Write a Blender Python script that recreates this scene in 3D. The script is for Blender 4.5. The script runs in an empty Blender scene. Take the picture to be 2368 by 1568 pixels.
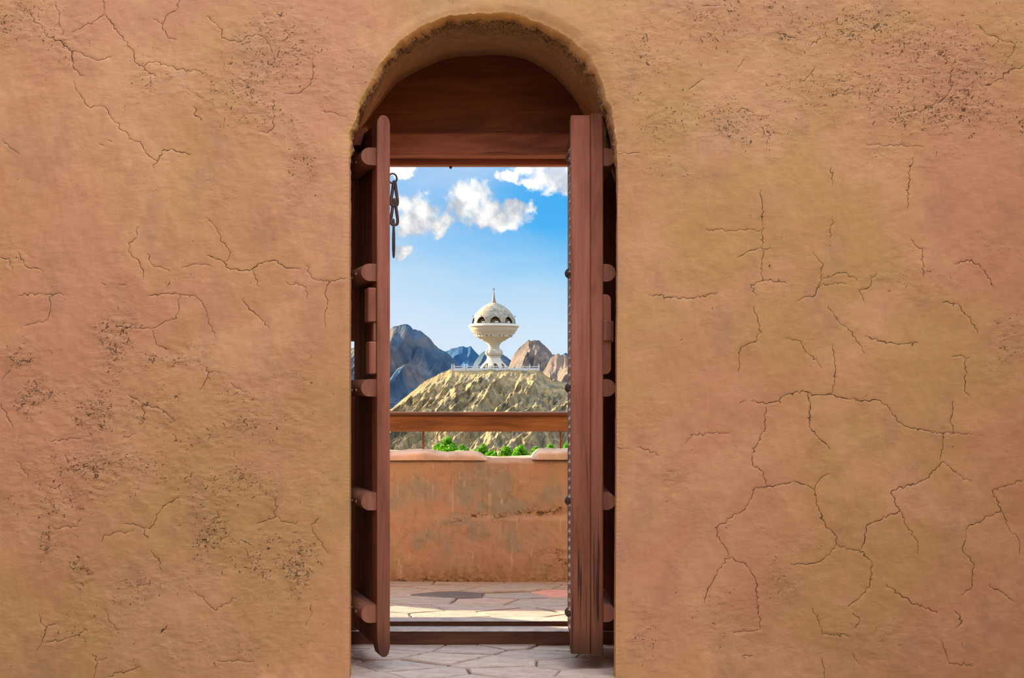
import bpy, math, random
import numpy as np
from mathutils import Vector, Matrix

random.seed(7)
RNG = np.random.default_rng(11)
SC = bpy.context.scene
COL = SC.collection

# ------------------------------------------------------------------ camera
F, CX, HY, CZ = 3007.0, 1184.0, 900.0, 1.08      # focal length (px), principal column, horizon row, eye height
cam = bpy.data.cameras.new('camera')
cam.sensor_width = 36.0
cam.lens = 36.0 * F / 2368.0
cam.shift_y = (HY - 784.0) / 2368.0
cam.clip_start = 0.05
cam.clip_end = 8000
cam_o = bpy.data.objects.new('camera', cam)
cam_o.location = (0, 0, CZ)
cam_o.rotation_euler = (math.pi / 2, 0, 0)
COL.objects.link(cam_o)
SC.camera = cam_o
SC.view_settings.view_transform = 'Standard'
SC.view_settings.look = 'None'
SC.view_settings.gamma = 1.0
SC.view_settings.use_curve_mapping = False
SC.view_settings.exposure = 0.88

SKY_STRENGTH = 1.0
CLOUD_LIGHT = 5.8
SUN_STRENGTH = 12.0
COURT_Y, COURT_H = -0.9, 3.9
SUN_AZ, SUN_EL = math.radians(64), math.radians(20)   # left of straight ahead, above the horizon


class N:
    """a small node-tree builder"""
    def __init__(self, tree):
        self.t = tree
        self.t.nodes.clear()

    def new(self, typ, ins=None, out=0, **props):
        n = self.t.nodes.new(typ)
        for k, v in props.items():
            setattr(n, k, v)
        for k, v in (ins or {}).items():
            self.set(n.inputs[k], v)
        return n if out is None else n.outputs[out]

    def set(self, sock, v):
        if isinstance(v, bpy.types.NodeSocket):
            self.t.links.new(v, sock)
        else:
            if sock.type == 'RGBA' and len(v) == 3:
                v = (*v, 1.0)
            sock.default_value = v

    def coord(self, kind='Object'):
        return self.new('ShaderNodeTexCoord', out=kind)

    def mapping(self, vec, scale=(1, 1, 1), loc=(0, 0, 0), rot=(0, 0, 0)):
        return self.new('ShaderNodeMapping', {'Vector': vec, 'Scale': scale, 'Location': loc, 'Rotation': rot})

    def noise(self, vec, scale, detail=4.0, rough=0.55, dist=0.0, out=0):
        return self.new('ShaderNodeTexNoise', {'Vector': vec, 'Scale': scale, 'Detail': detail, 'Roughness': rough, 'Distortion': dist}, out=out)

    def math(self, op, a, b=0.0, c=0.0, clamp=False):
        n = self.t.nodes.new('ShaderNodeMath')
        n.operation = op
        n.use_clamp = clamp
        self.set(n.inputs[0], a)
        self.set(n.inputs[1], b)
        self.set(n.inputs[2], c)
        return n.outputs[0]

    def vmath(self, op, a, b=(0, 0, 0), out=0):
        n = self.t.nodes.new('ShaderNodeVectorMath')
        n.operation = op
        self.set(n.inputs[0], a)
        if op == 'SCALE':
            self.set(n.inputs[3], b)
        else:
            self.set(n.inputs[1], b)
        return n.outputs[out]

    def smooth(self, x, a, b, lo=0.0, hi=1.0):
        n = self.t.nodes.new('ShaderNodeMapRange')
        n.interpolation_type = 'SMOOTHSTEP'
        for i, v in enumerate((x, a, b, lo, hi)):
            self.set(n.inputs[i], v)
        return n.outputs[0]

    def mix(self, fac, a, b, blend='MIX'):
        n = self.t.nodes.new('ShaderNodeMix')
        n.data_type = 'RGBA'
        n.blend_type = blend
        n.clamp_factor = True
        self.set(n.inputs[0], fac)
        self.set(n.inputs[6], a)
        self.set(n.inputs[7], b)
        return n.outputs[2]

    def ramp(self, fac, stops, interp='LINEAR'):
        n = self.t.nodes.new('ShaderNodeValToRGB')
        cr = n.color_ramp
        cr.interpolation = interp
        while len(cr.elements) < len(stops):
            cr.elements.new(0.5)
        for e, (p, c) in zip(cr.elements, stops):
            e.position = p
            e.color = (*c, 1.0)
        self.set(n.inputs[0], fac)
        return n.outputs[0]

    def xyz(self, vec):
        n = self.t.nodes.new('ShaderNodeSeparateXYZ')
        self.set(n.inputs[0], vec)
        return n.outputs

    def comb(self, x, y, z):
        return self.new('ShaderNodeCombineXYZ', {0: x, 1: y, 2: z})

    def attr(self, name):
        return self.new('ShaderNodeAttribute', attribute_name=name, out='Fac')

    def bump(self, h, strength=0.5, distance=0.01, normal=None):
        ins = {'Height': h, 'Strength': strength, 'Distance': distance}
        if normal is not None:
            ins['Normal'] = normal
        return self.new('ShaderNodeBump', ins)


def material(name):
    m = bpy.data.materials.new(name)
    m.use_nodes = True
    k = N(m.node_tree)
    b = k.new('ShaderNodeBsdfPrincipled', out=None)
    o = k.new('ShaderNodeOutputMaterial', {'Surface': b.outputs[0]}, out=None)
    b.inputs['Specular IOR Level'].default_value = 0.25
    b.inputs['Roughness'].default_value = 0.85
    return m, k, b


# ------------------------------------------------------------------ sky
def build_world():
    w = bpy.data.worlds.new('sky')
    SC.world = w
    w.use_nodes = True
    k = N(w.node_tree)
    d = k.coord('Generated')
    x, y, z = k.xyz(d)
    base = k.ramp(z, [(0.0, (.40, .455, .52)), (0.045, (.33, .43, .52)), (0.085, (.15, .335, .505)),
                      (0.125, (.042, .245, .49)), (0.20, (.016, .205, .465)), (0.6, (.016, .17, .41))])
    # thin veils of haze, thicker on the sun's side
    veil_n = k.noise(k.mapping(d, (3, 3, 7)), 2.2, 3.0, 0.5)
    sunside = k.math('MULTIPLY_ADD', x, -2.2, 0.42)
    veil = k.smooth(k.math('ADD', k.math('MULTIPLY', veil_n, 0.9), sunside), 0.62, 1.25, 0.0, 0.62)
    base = k.mix(veil, base, (.39, .445, .51))
    # cumulus: named banks ahead, a broken field elsewhere, brightened high up to light the wall
    yy = k.math('MAXIMUM', y, 0.05)
    u = k.math('DIVIDE', x, yy)
    v = k.math('DIVIDE', z, yy)
    uv = k.comb(u, v, 0.0)
    wob = k.vmath('SUBTRACT', k.noise(uv, 55, 5.0, 0.6, out=1), (.5, .5, .5))
    uvw = k.vmath('ADD', uv, k.vmath('SCALE', wob, 0.022))
    uu, vv, _ = k.xyz(uvw)
    banks = [(1085, 468, 62, 52), (1140, 500, 95, 40), (1195, 480, 45, 26), (968, 500, 70, 58), (1010, 520, 60, 34), (1275, 400, 92, 44),
             (1180, 408, 34, 18), (1225, 425, 46, 14), (936, 580, 26, 16), (925, 392, 34, 20), (1330, 418, 60, 40)]
    tot = None
    for (px, py, rx, ry) in banks:
        a = k.math('DIVIDE', k.math('SUBTRACT', uu, (px - CX) / F), rx / F)
        b = k.math('DIVIDE', k.math('SUBTRACT', vv, (HY - py) / F), ry / F)
        e = k.math('SUBTRACT', 1.0, k.math('ADD', k.math('MULTIPLY', a, a), k.math('MULTIPLY', b, b)))
        tot = e if tot is None else k.math('SMOOTH_MAX', tot, e, 0.3)
    fine = k.noise(uv, 75, 6.0, 0.62)
    bank = k.smooth(k.math('ADD', tot, k.math('MULTIPLY_ADD', fine, 3.2, -1.6)), -0.15, 0.75)
    bank = k.math('MULTIPLY', bank, k.smooth(y, 0.3, 0.5))
    # general field, projected on a cloud deck
    den = k.math('ADD', k.math('MAXIMUM', z, 0.0), 0.16)
    deck = k.comb(k.math('DIVIDE', x, den), k.math('DIVIDE', y, den), 0.0)
    fld = k.noise(deck, 1.35, 7.0, 0.58, 0.2)
    fld = k.smooth(fld, 0.47, 0.62)
    low = k.smooth(z, 0.02, 0.10)
    win = k.math('MULTIPLY', k.smooth(k.math('ABSOLUTE', u), 0.16, 0.24, 1, 0), k.smooth(v, 0.24, 0.34, 1, 0))
    win = k.math('MULTIPLY', win, k.smooth(y, 0.3, 0.5))
    fld = k.math('MULTIPLY', k.math('MULTIPLY', fld, low), k.math('SUBTRACT', 1.0, win))
    cloud = k.math('MAXIMUM', bank, fld)
    shade = k.noise(uv, 38, 4.0, 0.55)
    ccol = k.mix(k.smooth(shade, 0.38, 0.62), (.46, .50, .56), (1.0, .985, .95))
    ccol = k.vmath('SCALE', ccol, k.math('MULTIPLY_ADD', k.smooth(z, 0.12, 0.5), CLOUD_LIGHT - 0.58, 0.58))
    sky = k.mix(cloud, base, ccol)
    bg = k.new('ShaderNodeBackground', {'Color': sky, 'Strength': SKY_STRENGTH})
    k.new('ShaderNodeOutputWorld', {'Surface': bg}, out=None)


build_world()
sun = bpy.data.lights.new('sun', 'SUN')
sun.energy = SUN_STRENGTH
sun.color = (1.0, .77, .44)
sun.angle = math.radians(0.6)
sun_o = bpy.data.objects.new('sun', sun)
SDIR = Vector((-math.sin(SUN_AZ) * math.cos(SUN_EL), math.cos(SUN_AZ) * math.cos(SUN_EL), math.sin(SUN_EL)))
sun_o.rotation_euler = SDIR.to_track_quat('Z', 'Y').to_euler()
sun_o.location = (-20, 6, 12)
COL.objects.link(sun_o)


# ------------------------------------------------------------------ numeric helpers
_PERM = RNG.permutation(256).astype(np.int64)
_PERM = np.concatenate([_PERM, _PERM, _PERM])
_ANG = RNG.random(256) * 2 * np.pi
_GX, _GY = np.cos(_ANG), np.sin(_ANG)


def perlin(x, y, seed=0):
    x = np.asarray(x, float) + seed * 17.31
    y = np.asarray(y, float) + seed * 9.77
    xi = np.floor(x).astype(np.int64)
    yi = np.floor(y).astype(np.int64)
    xf, yf = x - xi, y - yi
    xi &= 255
    yi &= 255
    u = xf * xf * xf * (xf * (xf * 6 - 15) + 10)
    v = yf * yf * yf * (yf * (yf * 6 - 15) + 10)

    def g(ix, iy, fx, fy):
        h = _PERM[_PERM[ix] + iy]
        return _GX[h] * fx + _GY[h] * fy
    a = g(xi, yi, xf, yf)
    b = g(xi + 1, yi, xf - 1, yf)
    c = g(xi, yi + 1, xf, yf - 1)
    e = g(xi + 1, yi + 1, xf - 1, yf - 1)
    return ((a + (b - a) * u) * (1 - v) + (c + (e - c) * u) * v) * 1.5


def fbm(x, y, oct=4, seed=0, gain=0.5):
    s, a, f = 0.0, 1.0, 1.0
    for i in range(oct):
        s = s + a * perlin(x * f, y * f, seed + i * 3)
        a *= gain
        f *= 2.03
    return s


def ridged(x, y, oct=4, seed=0, gain=0.5):
    s, a, f = 0.0, 1.0, 1.0
    for i in range(oct):
        s = s + a * (1 - np.abs(perlin(x * f, y * f, seed + i * 5)) * 1.7)
        a *= gain
        f *= 2.07
    return s


def sstep(x, a, b):
    t = np.clip((x - a) / (b - a), 0, 1)
    return t * t * (3 - 2 * t)


def wx(px, Y):
    return (np.asarray(px, float) - CX) * Y / F


def wz(py, Y):
    return (HY - np.asarray(py, float)) * Y / F + CZ


# ------------------------------------------------------------------ object helpers
def link(name, mesh, mat=None, parent=None):
    o = bpy.data.objects.new(name, mesh)
    COL.objects.link(o)
    if mat is not None and not mesh.materials:
        mesh.materials.append(mat)
    if parent is not None:
        o.parent = parent
    return o


def mesh_py(name, verts, faces, mat=None, parent=None, smooth=False):
    m = bpy.data.meshes.new(name)
    m.from_pydata([tuple(map(float, v)) for v in verts], [], [tuple(map(int, f)) for f in faces])
    m.validate()
    if smooth:
        m.polygons.foreach_set('use_smooth', [True] * len(m.polygons))
    m.update()
    return link(name, m, mat, parent)


def mesh_np(name, verts, quads, mat=None, parent=None, smooth=True, attrs=None):
    """verts (n,3), quads (m,4) as numpy arrays"""
    m = bpy.data.meshes.new(name)
    m.vertices.add(len(verts))
    m.vertices.foreach_set('co', np.ascontiguousarray(verts, np.float32).ravel())
    k = quads.shape[1]
    m.loops.add(quads.size)
    m.loops.foreach_set('vertex_index', np.ascontiguousarray(quads, np.int32).ravel())
    m.polygons.add(len(quads))
    m.polygons.foreach_set('loop_start', np.arange(0, quads.size, k, dtype=np.int32))
    m.polygons.foreach_set('use_smooth', np.full(len(quads), smooth, dtype=bool))
    for nm, arr in (attrs or {}).items():
        a = m.attributes.new(nm, 'FLOAT', 'POINT')
        a.data.foreach_set('value', np.ascontiguousarray(arr, np.float32))
    m.update(calc_edges=True)
    return link(name, m, mat, parent)


def grid_quads(nr, nc, flip=False):
    i = np.arange(nr * nc).reshape(nr, nc)
    q = np.stack([i[:-1, :-1], i[:-1, 1:], i[1:, 1:], i[1:, :-1]], -1).reshape(-1, 4)
    return q[:, ::-1] if flip else q


class MB:
    """collects simple solids into one mesh"""
    def __init__(self):
        self.v, self.f = [], []

    def add(self, verts, faces):
        o = len(self.v)
        self.v += [tuple(map(float, p)) for p in verts]
        self.f += [tuple(i + o for i in f) for f in faces]
        return self

    def box(self, x0, x1, y0, y1, z0, z1, bev=0.0):
        if bev <= 0:
            v = [(x, y, z) for z in (z0, z1) for y in (y0, y1) for x in (x0, x1)]
            return self.add(v, [(0, 2, 3, 1), (4, 5, 7, 6), (0, 1, 5, 4), (2, 6, 7, 3), (0, 4, 6, 2), (1, 3, 7, 5)])
        b = bev
        # chamfered box: 24 vertices
        v = []
        for sx in (0, 1):
            for sy in (0, 1):
                for sz in (0, 1):
                    X, Y, Z = (x0, x1)[sx], (y0, y1)[sy], (z0, z1)[sz]
                    dx, dy, dz = (b, -b)[sx], (b, -b)[sy], (b, -b)[sz]
                    v += [(X, Y + dy, Z + dz), (X + dx, Y, Z + dz), (X + dx, Y + dy, Z)]
        ix = lambda sx, sy, sz, k: (sx * 4 + sy * 2 + sz) * 3 + k
        f = []
        for s in (0, 1):
            q = [ix(s, 0, 0, 0), ix(s, 1, 0, 0), ix(s, 1, 1, 0), ix(s, 0, 1, 0)]
            f.append(q if s else q[::-1])
            q = [ix(0, s, 0, 1), ix(1, s, 0, 1), ix(1, s, 1, 1), ix(0, s, 1, 1)]
            f.append(q[::-1] if s else q)
            q = [ix(0, 0, s, 2), ix(1, 0, s, 2), ix(1, 1, s, 2), ix(0, 1, s, 2)]
            f.append(q if s else q[::-1])
        for a in (0, 1):
            for c in (0, 1):
                f.append([ix(a, c, 0, 0), ix(a, c, 1, 0), ix(a, c, 1, 1), ix(a, c, 0, 1)])
                f.append([ix(a, 0, c, 0), ix(a, 1, c, 0), ix(a, 1, c, 2), ix(a, 0, c, 2)])
                f.append([ix(0, a, c, 1), ix(1, a, c, 1), ix(1, a, c, 2), ix(0, a, c, 2)])
        for sx in (0, 1):
            for sy in (0, 1):
                for sz in (0, 1):
                    f.append([ix(sx, sy, sz, 0), ix(sx, sy, sz, 1), ix(sx, sy, sz, 2)])
        return self.add(v, f)

    def lathe(self, prof, n=24, axis='z', c=(0, 0, 0), a0=0.0, a1=2 * math.pi, cap=True):
        full = abs(a1 - a0 - 2 * math.pi) < 1e-6
        m = n if full else n + 1
        v, f = [], []
        for (r, h) in prof:
            for i in range(m):
                t = a0 + (a1 - a0) * i / n
                p = (r * math.cos(t), r * math.sin(t), h)
                if axis == 'x':
                    p = (h, r * math.cos(t), r * math.sin(t))
                elif axis == 'y':
                    p = (r * math.cos(t), h, r * math.sin(t))
                v.append((p[0] + c[0], p[1] + c[1], p[2] + c[2]))
        for j in range(len(prof) - 1):
            for i in range(n):
                a = j * m + i
                b = j * m + (i + 1) % m
                f.append((a, b, b + m, a + m))
        if cap and full:
            f.append(tuple(range(m))[::-1])
            f.append(tuple(range((len(prof) - 1) * m, len(prof) * m)))
        return self.add(v, f)

    def tube(self, pts, r, n=8, closed=False):
        pts = [Vector(p) for p in pts]
        L = len(pts)
        rr = r if isinstance(r, (list, tuple)) else [r] * L
        v, f = [], []
        up = None
        for i, p in enumerate(pts):
            if closed:
                t = (pts[(i + 1) % L] - pts[i - 1]).normalized()
            else:
                t = (pts[min(i + 1, L - 1)] - pts[max(i - 1, 0)]).normalized()
            if up is None:
                up = Vector((0, 0, 1)) if abs(t.z) < .9 else Vector((1, 0, 0))
            s = t.cross(up).normalized()
            up = s.cross(t).normalized()
            for k in range(n):
                a = 2 * math.pi * k / n
                q = p + s * (rr[i] * math.cos(a)) + up * (rr[i] * math.sin(a))
                v.append(q)
        for i in range(L if closed else L - 1):
            for k in range(n):
                a = i * n + k
                b = i * n + (k + 1) % n
                c = ((i + 1) % L) * n
                f.append((a, b, c + (k + 1) % n, c + k))
        if not closed:
            f.append(tuple(range(n))[::-1])
            f.append(tuple(range((L - 1) * n, L * n)))
        return self.add(v, f)

    def prism(self, poly, a0, a1, plane='xz'):
        """extrude a polygon; plane xz extrudes along y, xy along z, yz along x"""
        def P(p, h):
            return {'xz': (p[0], h, p[1]), 'xy': (p[0], p[1], h), 'yz': (h, p[0], p[1])}[plane]
        n = len(poly)
        v = [P(p, a0) for p in poly] + [P(p, a1) for p in poly]
        f = [tuple(range(n))[::-1], tuple(range(n, 2 * n))]
        f += [(i, (i + 1) % n, (i + 1) % n + n, i + n) for i in range(n)]
        return self.add(v, f)

    def mesh(self, name):
        m = bpy.data.meshes.new(name)
        m.from_pydata(self.v, [], self.f)
        m.validate()
        import bmesh
        bm = bmesh.new()
        bm.from_mesh(m)
        bmesh.ops.recalc_face_normals(bm, faces=bm.faces)
        bm.to_mesh(m)
        bm.free()
        m.update()
        return m

    def build(self, name, mat, parent=None, smooth=False):
        m = self.mesh(name)
        if smooth:
            m.polygons.foreach_set('use_smooth', [True] * len(m.polygons))
            try:
                m.set_sharp_from_angle(angle=math.radians(38))
            except Exception:
                pass
        return link(name, m, mat, parent)


def empty(name, loc=(0, 0, 0), rz=0.0):
    o = bpy.data.objects.new(name, None)
    o.empty_display_size = 0.1
    o.location = loc
    o.rotation_euler = (0, 0, rz)
    COL.objects.link(o)
    return o


def tag(o, label=None, cat=None, group=None, kind=None):
    if label:
        o['label'] = label
    if cat:
        o['category'] = cat
    if group:
        o['group'] = group
    if kind:
        o['kind'] = kind
    return o


def copy_tree(o, parent=None):
    c = o.copy()
    COL.objects.link(c)
    if parent is not None:
        c.parent = parent
    for ch in list(o.children):
        copy_tree(ch, c)
    return c


# ------------------------------------------------------------------ materials
def mat_plaster():
    m, k, b = material('earth_plaster')
    p = k.coord()
    n1 = k.noise(p, 1.1, 4, .55, .3)
    n2 = k.noise(k.mapping(p, (1, 1, 1), (4.1, 0, 2.7)), 2.6, 5, .6, .4)
    n3 = k.noise(k.mapping(p, (1.6, 1, .8), (9.3, 0, 5.2)), 4.5, 4, .6)
    c = k.mix(k.smooth(n1, .36, .64), PL_OCHRE, PL_PINK)
    c = k.mix(k.smooth(n2, .46, .68), c, PL_LIGHT)
    c = k.mix(k.math('MULTIPLY', k.smooth(n3, .52, .70), .45), c, PL_MAUVE)
    rough = k.attr('rough')
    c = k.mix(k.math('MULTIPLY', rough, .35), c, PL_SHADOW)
    c = k.mix(k.math('MULTIPLY', k.attr('edge'), .75), c, PL_EDGE)
    c = k.mix(k.math('MULTIPLY', k.attr('soffit_shade'), .8), c, PL_SOFFIT_SHADE)  # shade under the arch soffit, put into the plaster colour
    # fine streaky brush marks
    st = k.noise(k.mapping(p, (1, 1, 2.6), rot=(0, .25, 0)), 22, 6, .62, .25)
    c = k.mix(k.smooth(st, .3, .7, 0.0, .28), c, k.mix(1.0, c, (.72, .66, .62), 'MULTIPLY'))
    # pits
    q = k.mapping(p, (1, 1, 2.1), rot=(0, .12, 0))
    pn = k.noise(q, 62, 3, .55, 1.1)
    thr = k.math('MULTIPLY_ADD', rough, -.19, .765)
    pit = k.smooth(k.math('SUBTRACT', pn, thr), 0.0, .05)
    pn2 = k.noise(k.mapping(p, (1.4, 1, 1.0), (3, 0, 1), rot=(0, -.5, 0)), 42, 3, .5, 1.6)
    pit2 = k.smooth(k.math('SUBTRACT', pn2, k.math('MULTIPLY_ADD', rough, -.175, .765)), 0.0, .045)
    pit = k.math('MAXIMUM', pit, pit2)
    sd = k.math('ABSOLUTE', k.attr('crack'))
    ck = k.smooth(k.math('SUBTRACT', sd, k.attr('crack_width')), .75, -.25)
    ck = k.math('MULTIPLY', ck, k.smooth(k.attr('crack_near'), .15, .55))
    ck = k.math('MULTIPLY', ck, k.smooth(k.noise(p, 34, 4, .7), .34, .58, .25, 1.0))
    dirt = k.math('MAXIMUM', k.math('MULTIPLY', pit, .70), k.math('MULTIPLY', ck, .88))
    c = k.mix(dirt, c, PL_DIRT)
    k.set(b.inputs['Base Color'], c)
    b.inputs['Roughness'].default_value = .92
    b.inputs['Specular IOR Level'].default_value = .15
    h = k.math('ADD', k.math('MULTIPLY', st, .20), k.math('MULTIPLY', pit, -1.0))
    wrk = k.noise(k.mapping(p, (1, 1, 1.6)), 30, 6, .62, .35)
    h = k.math('ADD', h, k.math('MULTIPLY', k.math('MULTIPLY_ADD', rough, 1.0, .15), wrk))
    h = k.math('ADD', h, k.math('MULTIPLY', ck, -.5))
    k.set(b.inputs['Normal'], k.bump(h, .75, .006))
    return m


PL_OCHRE = (.60, .390, .170)
PL_PINK = (.64, .350, .205)
PL_LIGHT = (.69, .425, .235)
PL_MAUVE = (.48, .290, .190)
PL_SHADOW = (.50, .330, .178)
PL_EDGE = (.64, .41, .13)
PL_SOFFIT_SHADE = (.235, .150, .080)
PL_DIRT = (.050, .026, .020)


def wood_material(name, light, mid, dark, horizontal=False, crack=.5, rough=.6, foot=False):
    m, k, b = material(name)
    p = k.coord()
    r = k.new('ShaderNodeObjectInfo', out='Random')
    p = k.vmath('ADD', p, k.vmath('SCALE', (3.7, 5.1, 2.3), r))
    s1 = (1.3, 9, 9) if horizontal else (9, 9, 1.1)
    s2 = (3, 60, 60) if horizontal else (60, 60, 2.6)
    s3 = (.8, 26, 26) if horizontal else (26, 26, .75)
    a = k.noise(k.mapping(p, s1), 1.6, 5, .6, .8)
    g = k.noise(k.mapping(p, s2), 1.5, 5, .65, .3)
    f = k.noise(k.mapping(p, s3), 1.5, 4, .6, .6)
    c = k.ramp(a, [(.3, dark), (.5, mid), (.72, light)])
    c = k.mix(k.smooth(g, .35, .7, 0, .4), c, dark)
    cr = k.smooth(f, .66, .72)
    c = k.mix(k.math('MULTIPLY', cr, crack), c, tuple(x * .25 for x in dark))
    if foot:        # rain-darkened, worn lower half with long black splits
        z = k.xyz(k.coord())[2]
        wn = k.noise(k.mapping(p, (14, 14, .9)), 1.4, 4, .6)
        wet = k.math('MULTIPLY', k.smooth(k.math('ADD', z, k.math('MULTIPLY', wn, 1.1)), 1.75, .45), .72)
        c = k.mix(wet, c, (.130, .056, .026))
        sp = k.math('MULTIPLY', k.smooth(k.noise(k.mapping(p, (46, 46, .9), (3, 1, 0)), 1.5, 3, .5), .60, .66), k.smooth(z, 1.15, .5))
        c = k.mix(k.math('MULTIPLY', sp, .85), c, (.022, .012, .010))
        tip = k.smooth(k.math('ADD', z, k.math('MULTIPLY', wn, .14)), .26, .13)
        c = k.mix(k.math('MULTIPLY', tip, .7), c, (.045, .022, .016))
    k.set(b.inputs['Base Color'], c)
    b.inputs['Roughness'].default_value = rough
    h = k.math('SUBTRACT', k.math('MULTIPLY', g, .5), cr)
    k.set(b.inputs['Normal'], k.bump(h, .5, .004))
    return m


def plain(name, col, rough=.7, metal=0.0, var=.25, scale=20):
    m, k, b = material(name)
    n = k.noise(k.coord(), scale, 5, .6)
    c = k.mix(k.smooth(n, .3, .7), tuple(x * (1 - var) for x in col), tuple(min(1, x * (1 + var * .6)) for x in col))
    k.set(b.inputs['Base Color'], c)
    b.inputs['Roughness'].default_value = rough
    b.inputs['Metallic'].default_value = metal
    k.set(b.inputs['Normal'], k.bump(n, .25, .003))
    return m


def mat_stone(name, stops, scale=9.0):
    m, k, b = material(name)
    p = k.coord()
    r = k.new('ShaderNodeObjectInfo', out='Random')
    c = k.ramp(r, stops)
    n = k.noise(k.mapping(p, (1, 2.2, 1)), scale, 6, .62, .5)
    c = k.mix(k.smooth(n, .32, .62, .55, 0), c, k.mix(1.0, c, (.60, .54, .52), 'MULTIPLY'))
    n2 = k.noise(k.mapping(p, (1, 3, 1), (2, 5, 0)), scale * 3.4, 5, .62, .8)
    c = k.mix(k.smooth(n2, .57, .72, 0, .6), c, (.16, .11, .085))
    n3 = k.noise(k.mapping(p, (1, 1, 1), (7, 1, 0)), scale * .6, 4, .6)
    c = k.mix(k.smooth(n3, .56, .72, 0, .45), c, (.60, .46, .36))
    k.set(b.inputs['Base Color'], c)
    b.inputs['Roughness'].default_value = .8
    h = k.math('SUBTRACT', n, k.smooth(n2, .62, .74))
    k.set(b.inputs['Normal'], k.bump(h, .6, .008))
    return m


def mat_parapet():
    m, k, b = material('parapet_plaster')
    p = k.coord()
    x, y, z = k.xyz(p)
    n1 = k.noise(k.mapping(p, (1, 1, .9)), 2.3, 5, .6, .6)
    n2 = k.noise(k.mapping(p, (9, 9, 1.1)), 2.0, 5, .6, .3)
    n3 = k.noise(k.mapping(p, (40, 40, 2.4)), 1.6, 4, .6, .2)
    c = k.mix(k.smooth(n1, .4, .62), (.355, .245, .200), (.34, .260, .217))
    c = k.mix(k.smooth(n2, .48, .68, 0, .55), c, (.28, .25, .21))
    c = k.mix(k.smooth(k.attr('gray'), .05, .55, 0, .95), c, (.245, .245, .235))
    c = k.mix(k.math('MULTIPLY', k.math('MULTIPLY', k.attr('drip'), k.smooth(n3, .35, .6)), .7), c, (.50, .44, .36))
    c = k.mix(k.math('MULTIPLY', k.attr('green'), .75), c, (.175, .140, .085))
    sp = k.noise(k.mapping(p, (1, 1, .7)), 26, 5, .65, .5)
    c = k.mix(k.smooth(sp, .34, .5, .40, 0), c, k.mix(1.0, c, (.62, .58, .55), 'MULTIPLY'))
    rough = k.attr('rough')
    pn = k.noise(k.mapping(p, (1, 1, 1.8)), 46, 4, .6, 1.0)
    pit = k.smooth(k.math('SUBTRACT', pn, k.math('MULTIPLY_ADD', rough, -.40, .76)), 0, .05)
    c = k.mix(k.math('MULTIPLY', rough, .6), c, (.29, .175, .105))
    c = k.mix(k.math('MULTIPLY', pit, .8), c, (.07, .038, .022))
    k.set(b.inputs['Base Color'], c)
    b.inputs['Roughness'].default_value = .9
    h = k.math('SUBTRACT', k.math('MULTIPLY', n3, .3), pit)
    k.set(b.inputs['Normal'], k.bump(h, .7, .008))
    return m


def mat_rock(name, cols, scale, dirt=(.10, .09, .075)):
    m, k, b = material(name)
    p = k.coord()
    n1 = k.noise(p, scale, 6, .62, .6)
    n2 = k.noise(k.mapping(p, (1, 1, .45), rot=(0, .35, 0)), scale * 5, 6, .65, .8)
    n3 = k.noise(k.mapping(p, (1, 1, 1), (40, 7, 3)), scale * 2.2, 4, .6, .4)
    c = k.ramp(n1, [(.30, cols[0]), (.47, cols[1]), (.60, cols[2]), (.75, cols[1])])
    c = k.mix(k.smooth(n3, .54, .70, 0, .75), c, cols[3])
    c = k.mix(k.smooth(n2, .40, .62, .60, 0), c, dirt)
    k.set(b.inputs['Base Color'], c)
    b.inputs['Roughness'].default_value = .95
    b.inputs['Specular IOR Level'].default_value = .1
    k.set(b.inputs['Normal'], k.bump(n2, .8, 1.0 / scale * .05))
    return m


M_PLASTER = mat_plaster()
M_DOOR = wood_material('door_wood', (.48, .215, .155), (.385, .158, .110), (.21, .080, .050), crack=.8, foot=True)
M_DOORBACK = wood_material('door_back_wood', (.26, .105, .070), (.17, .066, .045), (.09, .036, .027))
M_ENDGRAIN = wood_material('batten_wood', (.44, .215, .150), (.35, .160, .110), (.22, .095, .066), crack=.3)
M_FRAME_H = wood_material('lintel_wood', (.54, .245, .175), (.43, .180, .122), (.24, .092, .058), horizontal=True)
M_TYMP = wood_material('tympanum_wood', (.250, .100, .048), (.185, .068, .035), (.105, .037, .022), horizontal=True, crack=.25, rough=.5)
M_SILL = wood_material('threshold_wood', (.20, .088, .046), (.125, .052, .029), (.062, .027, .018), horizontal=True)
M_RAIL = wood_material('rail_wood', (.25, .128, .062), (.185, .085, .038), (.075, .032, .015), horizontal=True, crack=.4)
M_SILLTOP = plain('sky_lit_sill', (.40, .355, .335), .5)  # sky light on the sill tops, put into the colour
M_IRON = plain('dark_iron', (.10, .085, .085), .5, .6)
M_POST = plain('railing_post_iron', (.16, .075, .03), .6, .2)
M_CARVE = plain('carved_wood', (.52, .40, .34), .6)
M_NAIL = plain('nail_head', (.55, .50, .46), .4, .5)
M_BED = plain('mortar_bed', (.36, .29, .23), .95, 0, .35, 12)
M_COURT = plain('trodden_earth', (.17, .128, .092), .95, 0, .35, 12)
M_FLAG_IN = mat_stone('threshold_flagstone', [(0, (.52, .425, .365)), (.35, (.47, .41, .37)), (.7, (.56, .47, .40)), (1, (.46, .40, .365))])
M_FLAG_OUT = mat_stone('terrace_flagstone', [(0, (.36, .30, .265)), (.3, (.32, .295, .27)), (.6, (.385, .305, .27)), (.85, (.30, .29, .28)), (1, (.40, .325, .275))])
M_FLAG_DARK = mat_stone('dark_slate', [(0, (.115, .105, .11)), (1, (.13, .115, .12))])
M_FLAG_PINK = mat_stone('pink_flagstone', [(0, (.54, .29, .26)), (1, (.56, .30, .27))])
M_PARAPET = mat_parapet()
M_COPING = plain('pink_coping', (.46, .37, .325), .9, 0, .25, 9)
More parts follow.
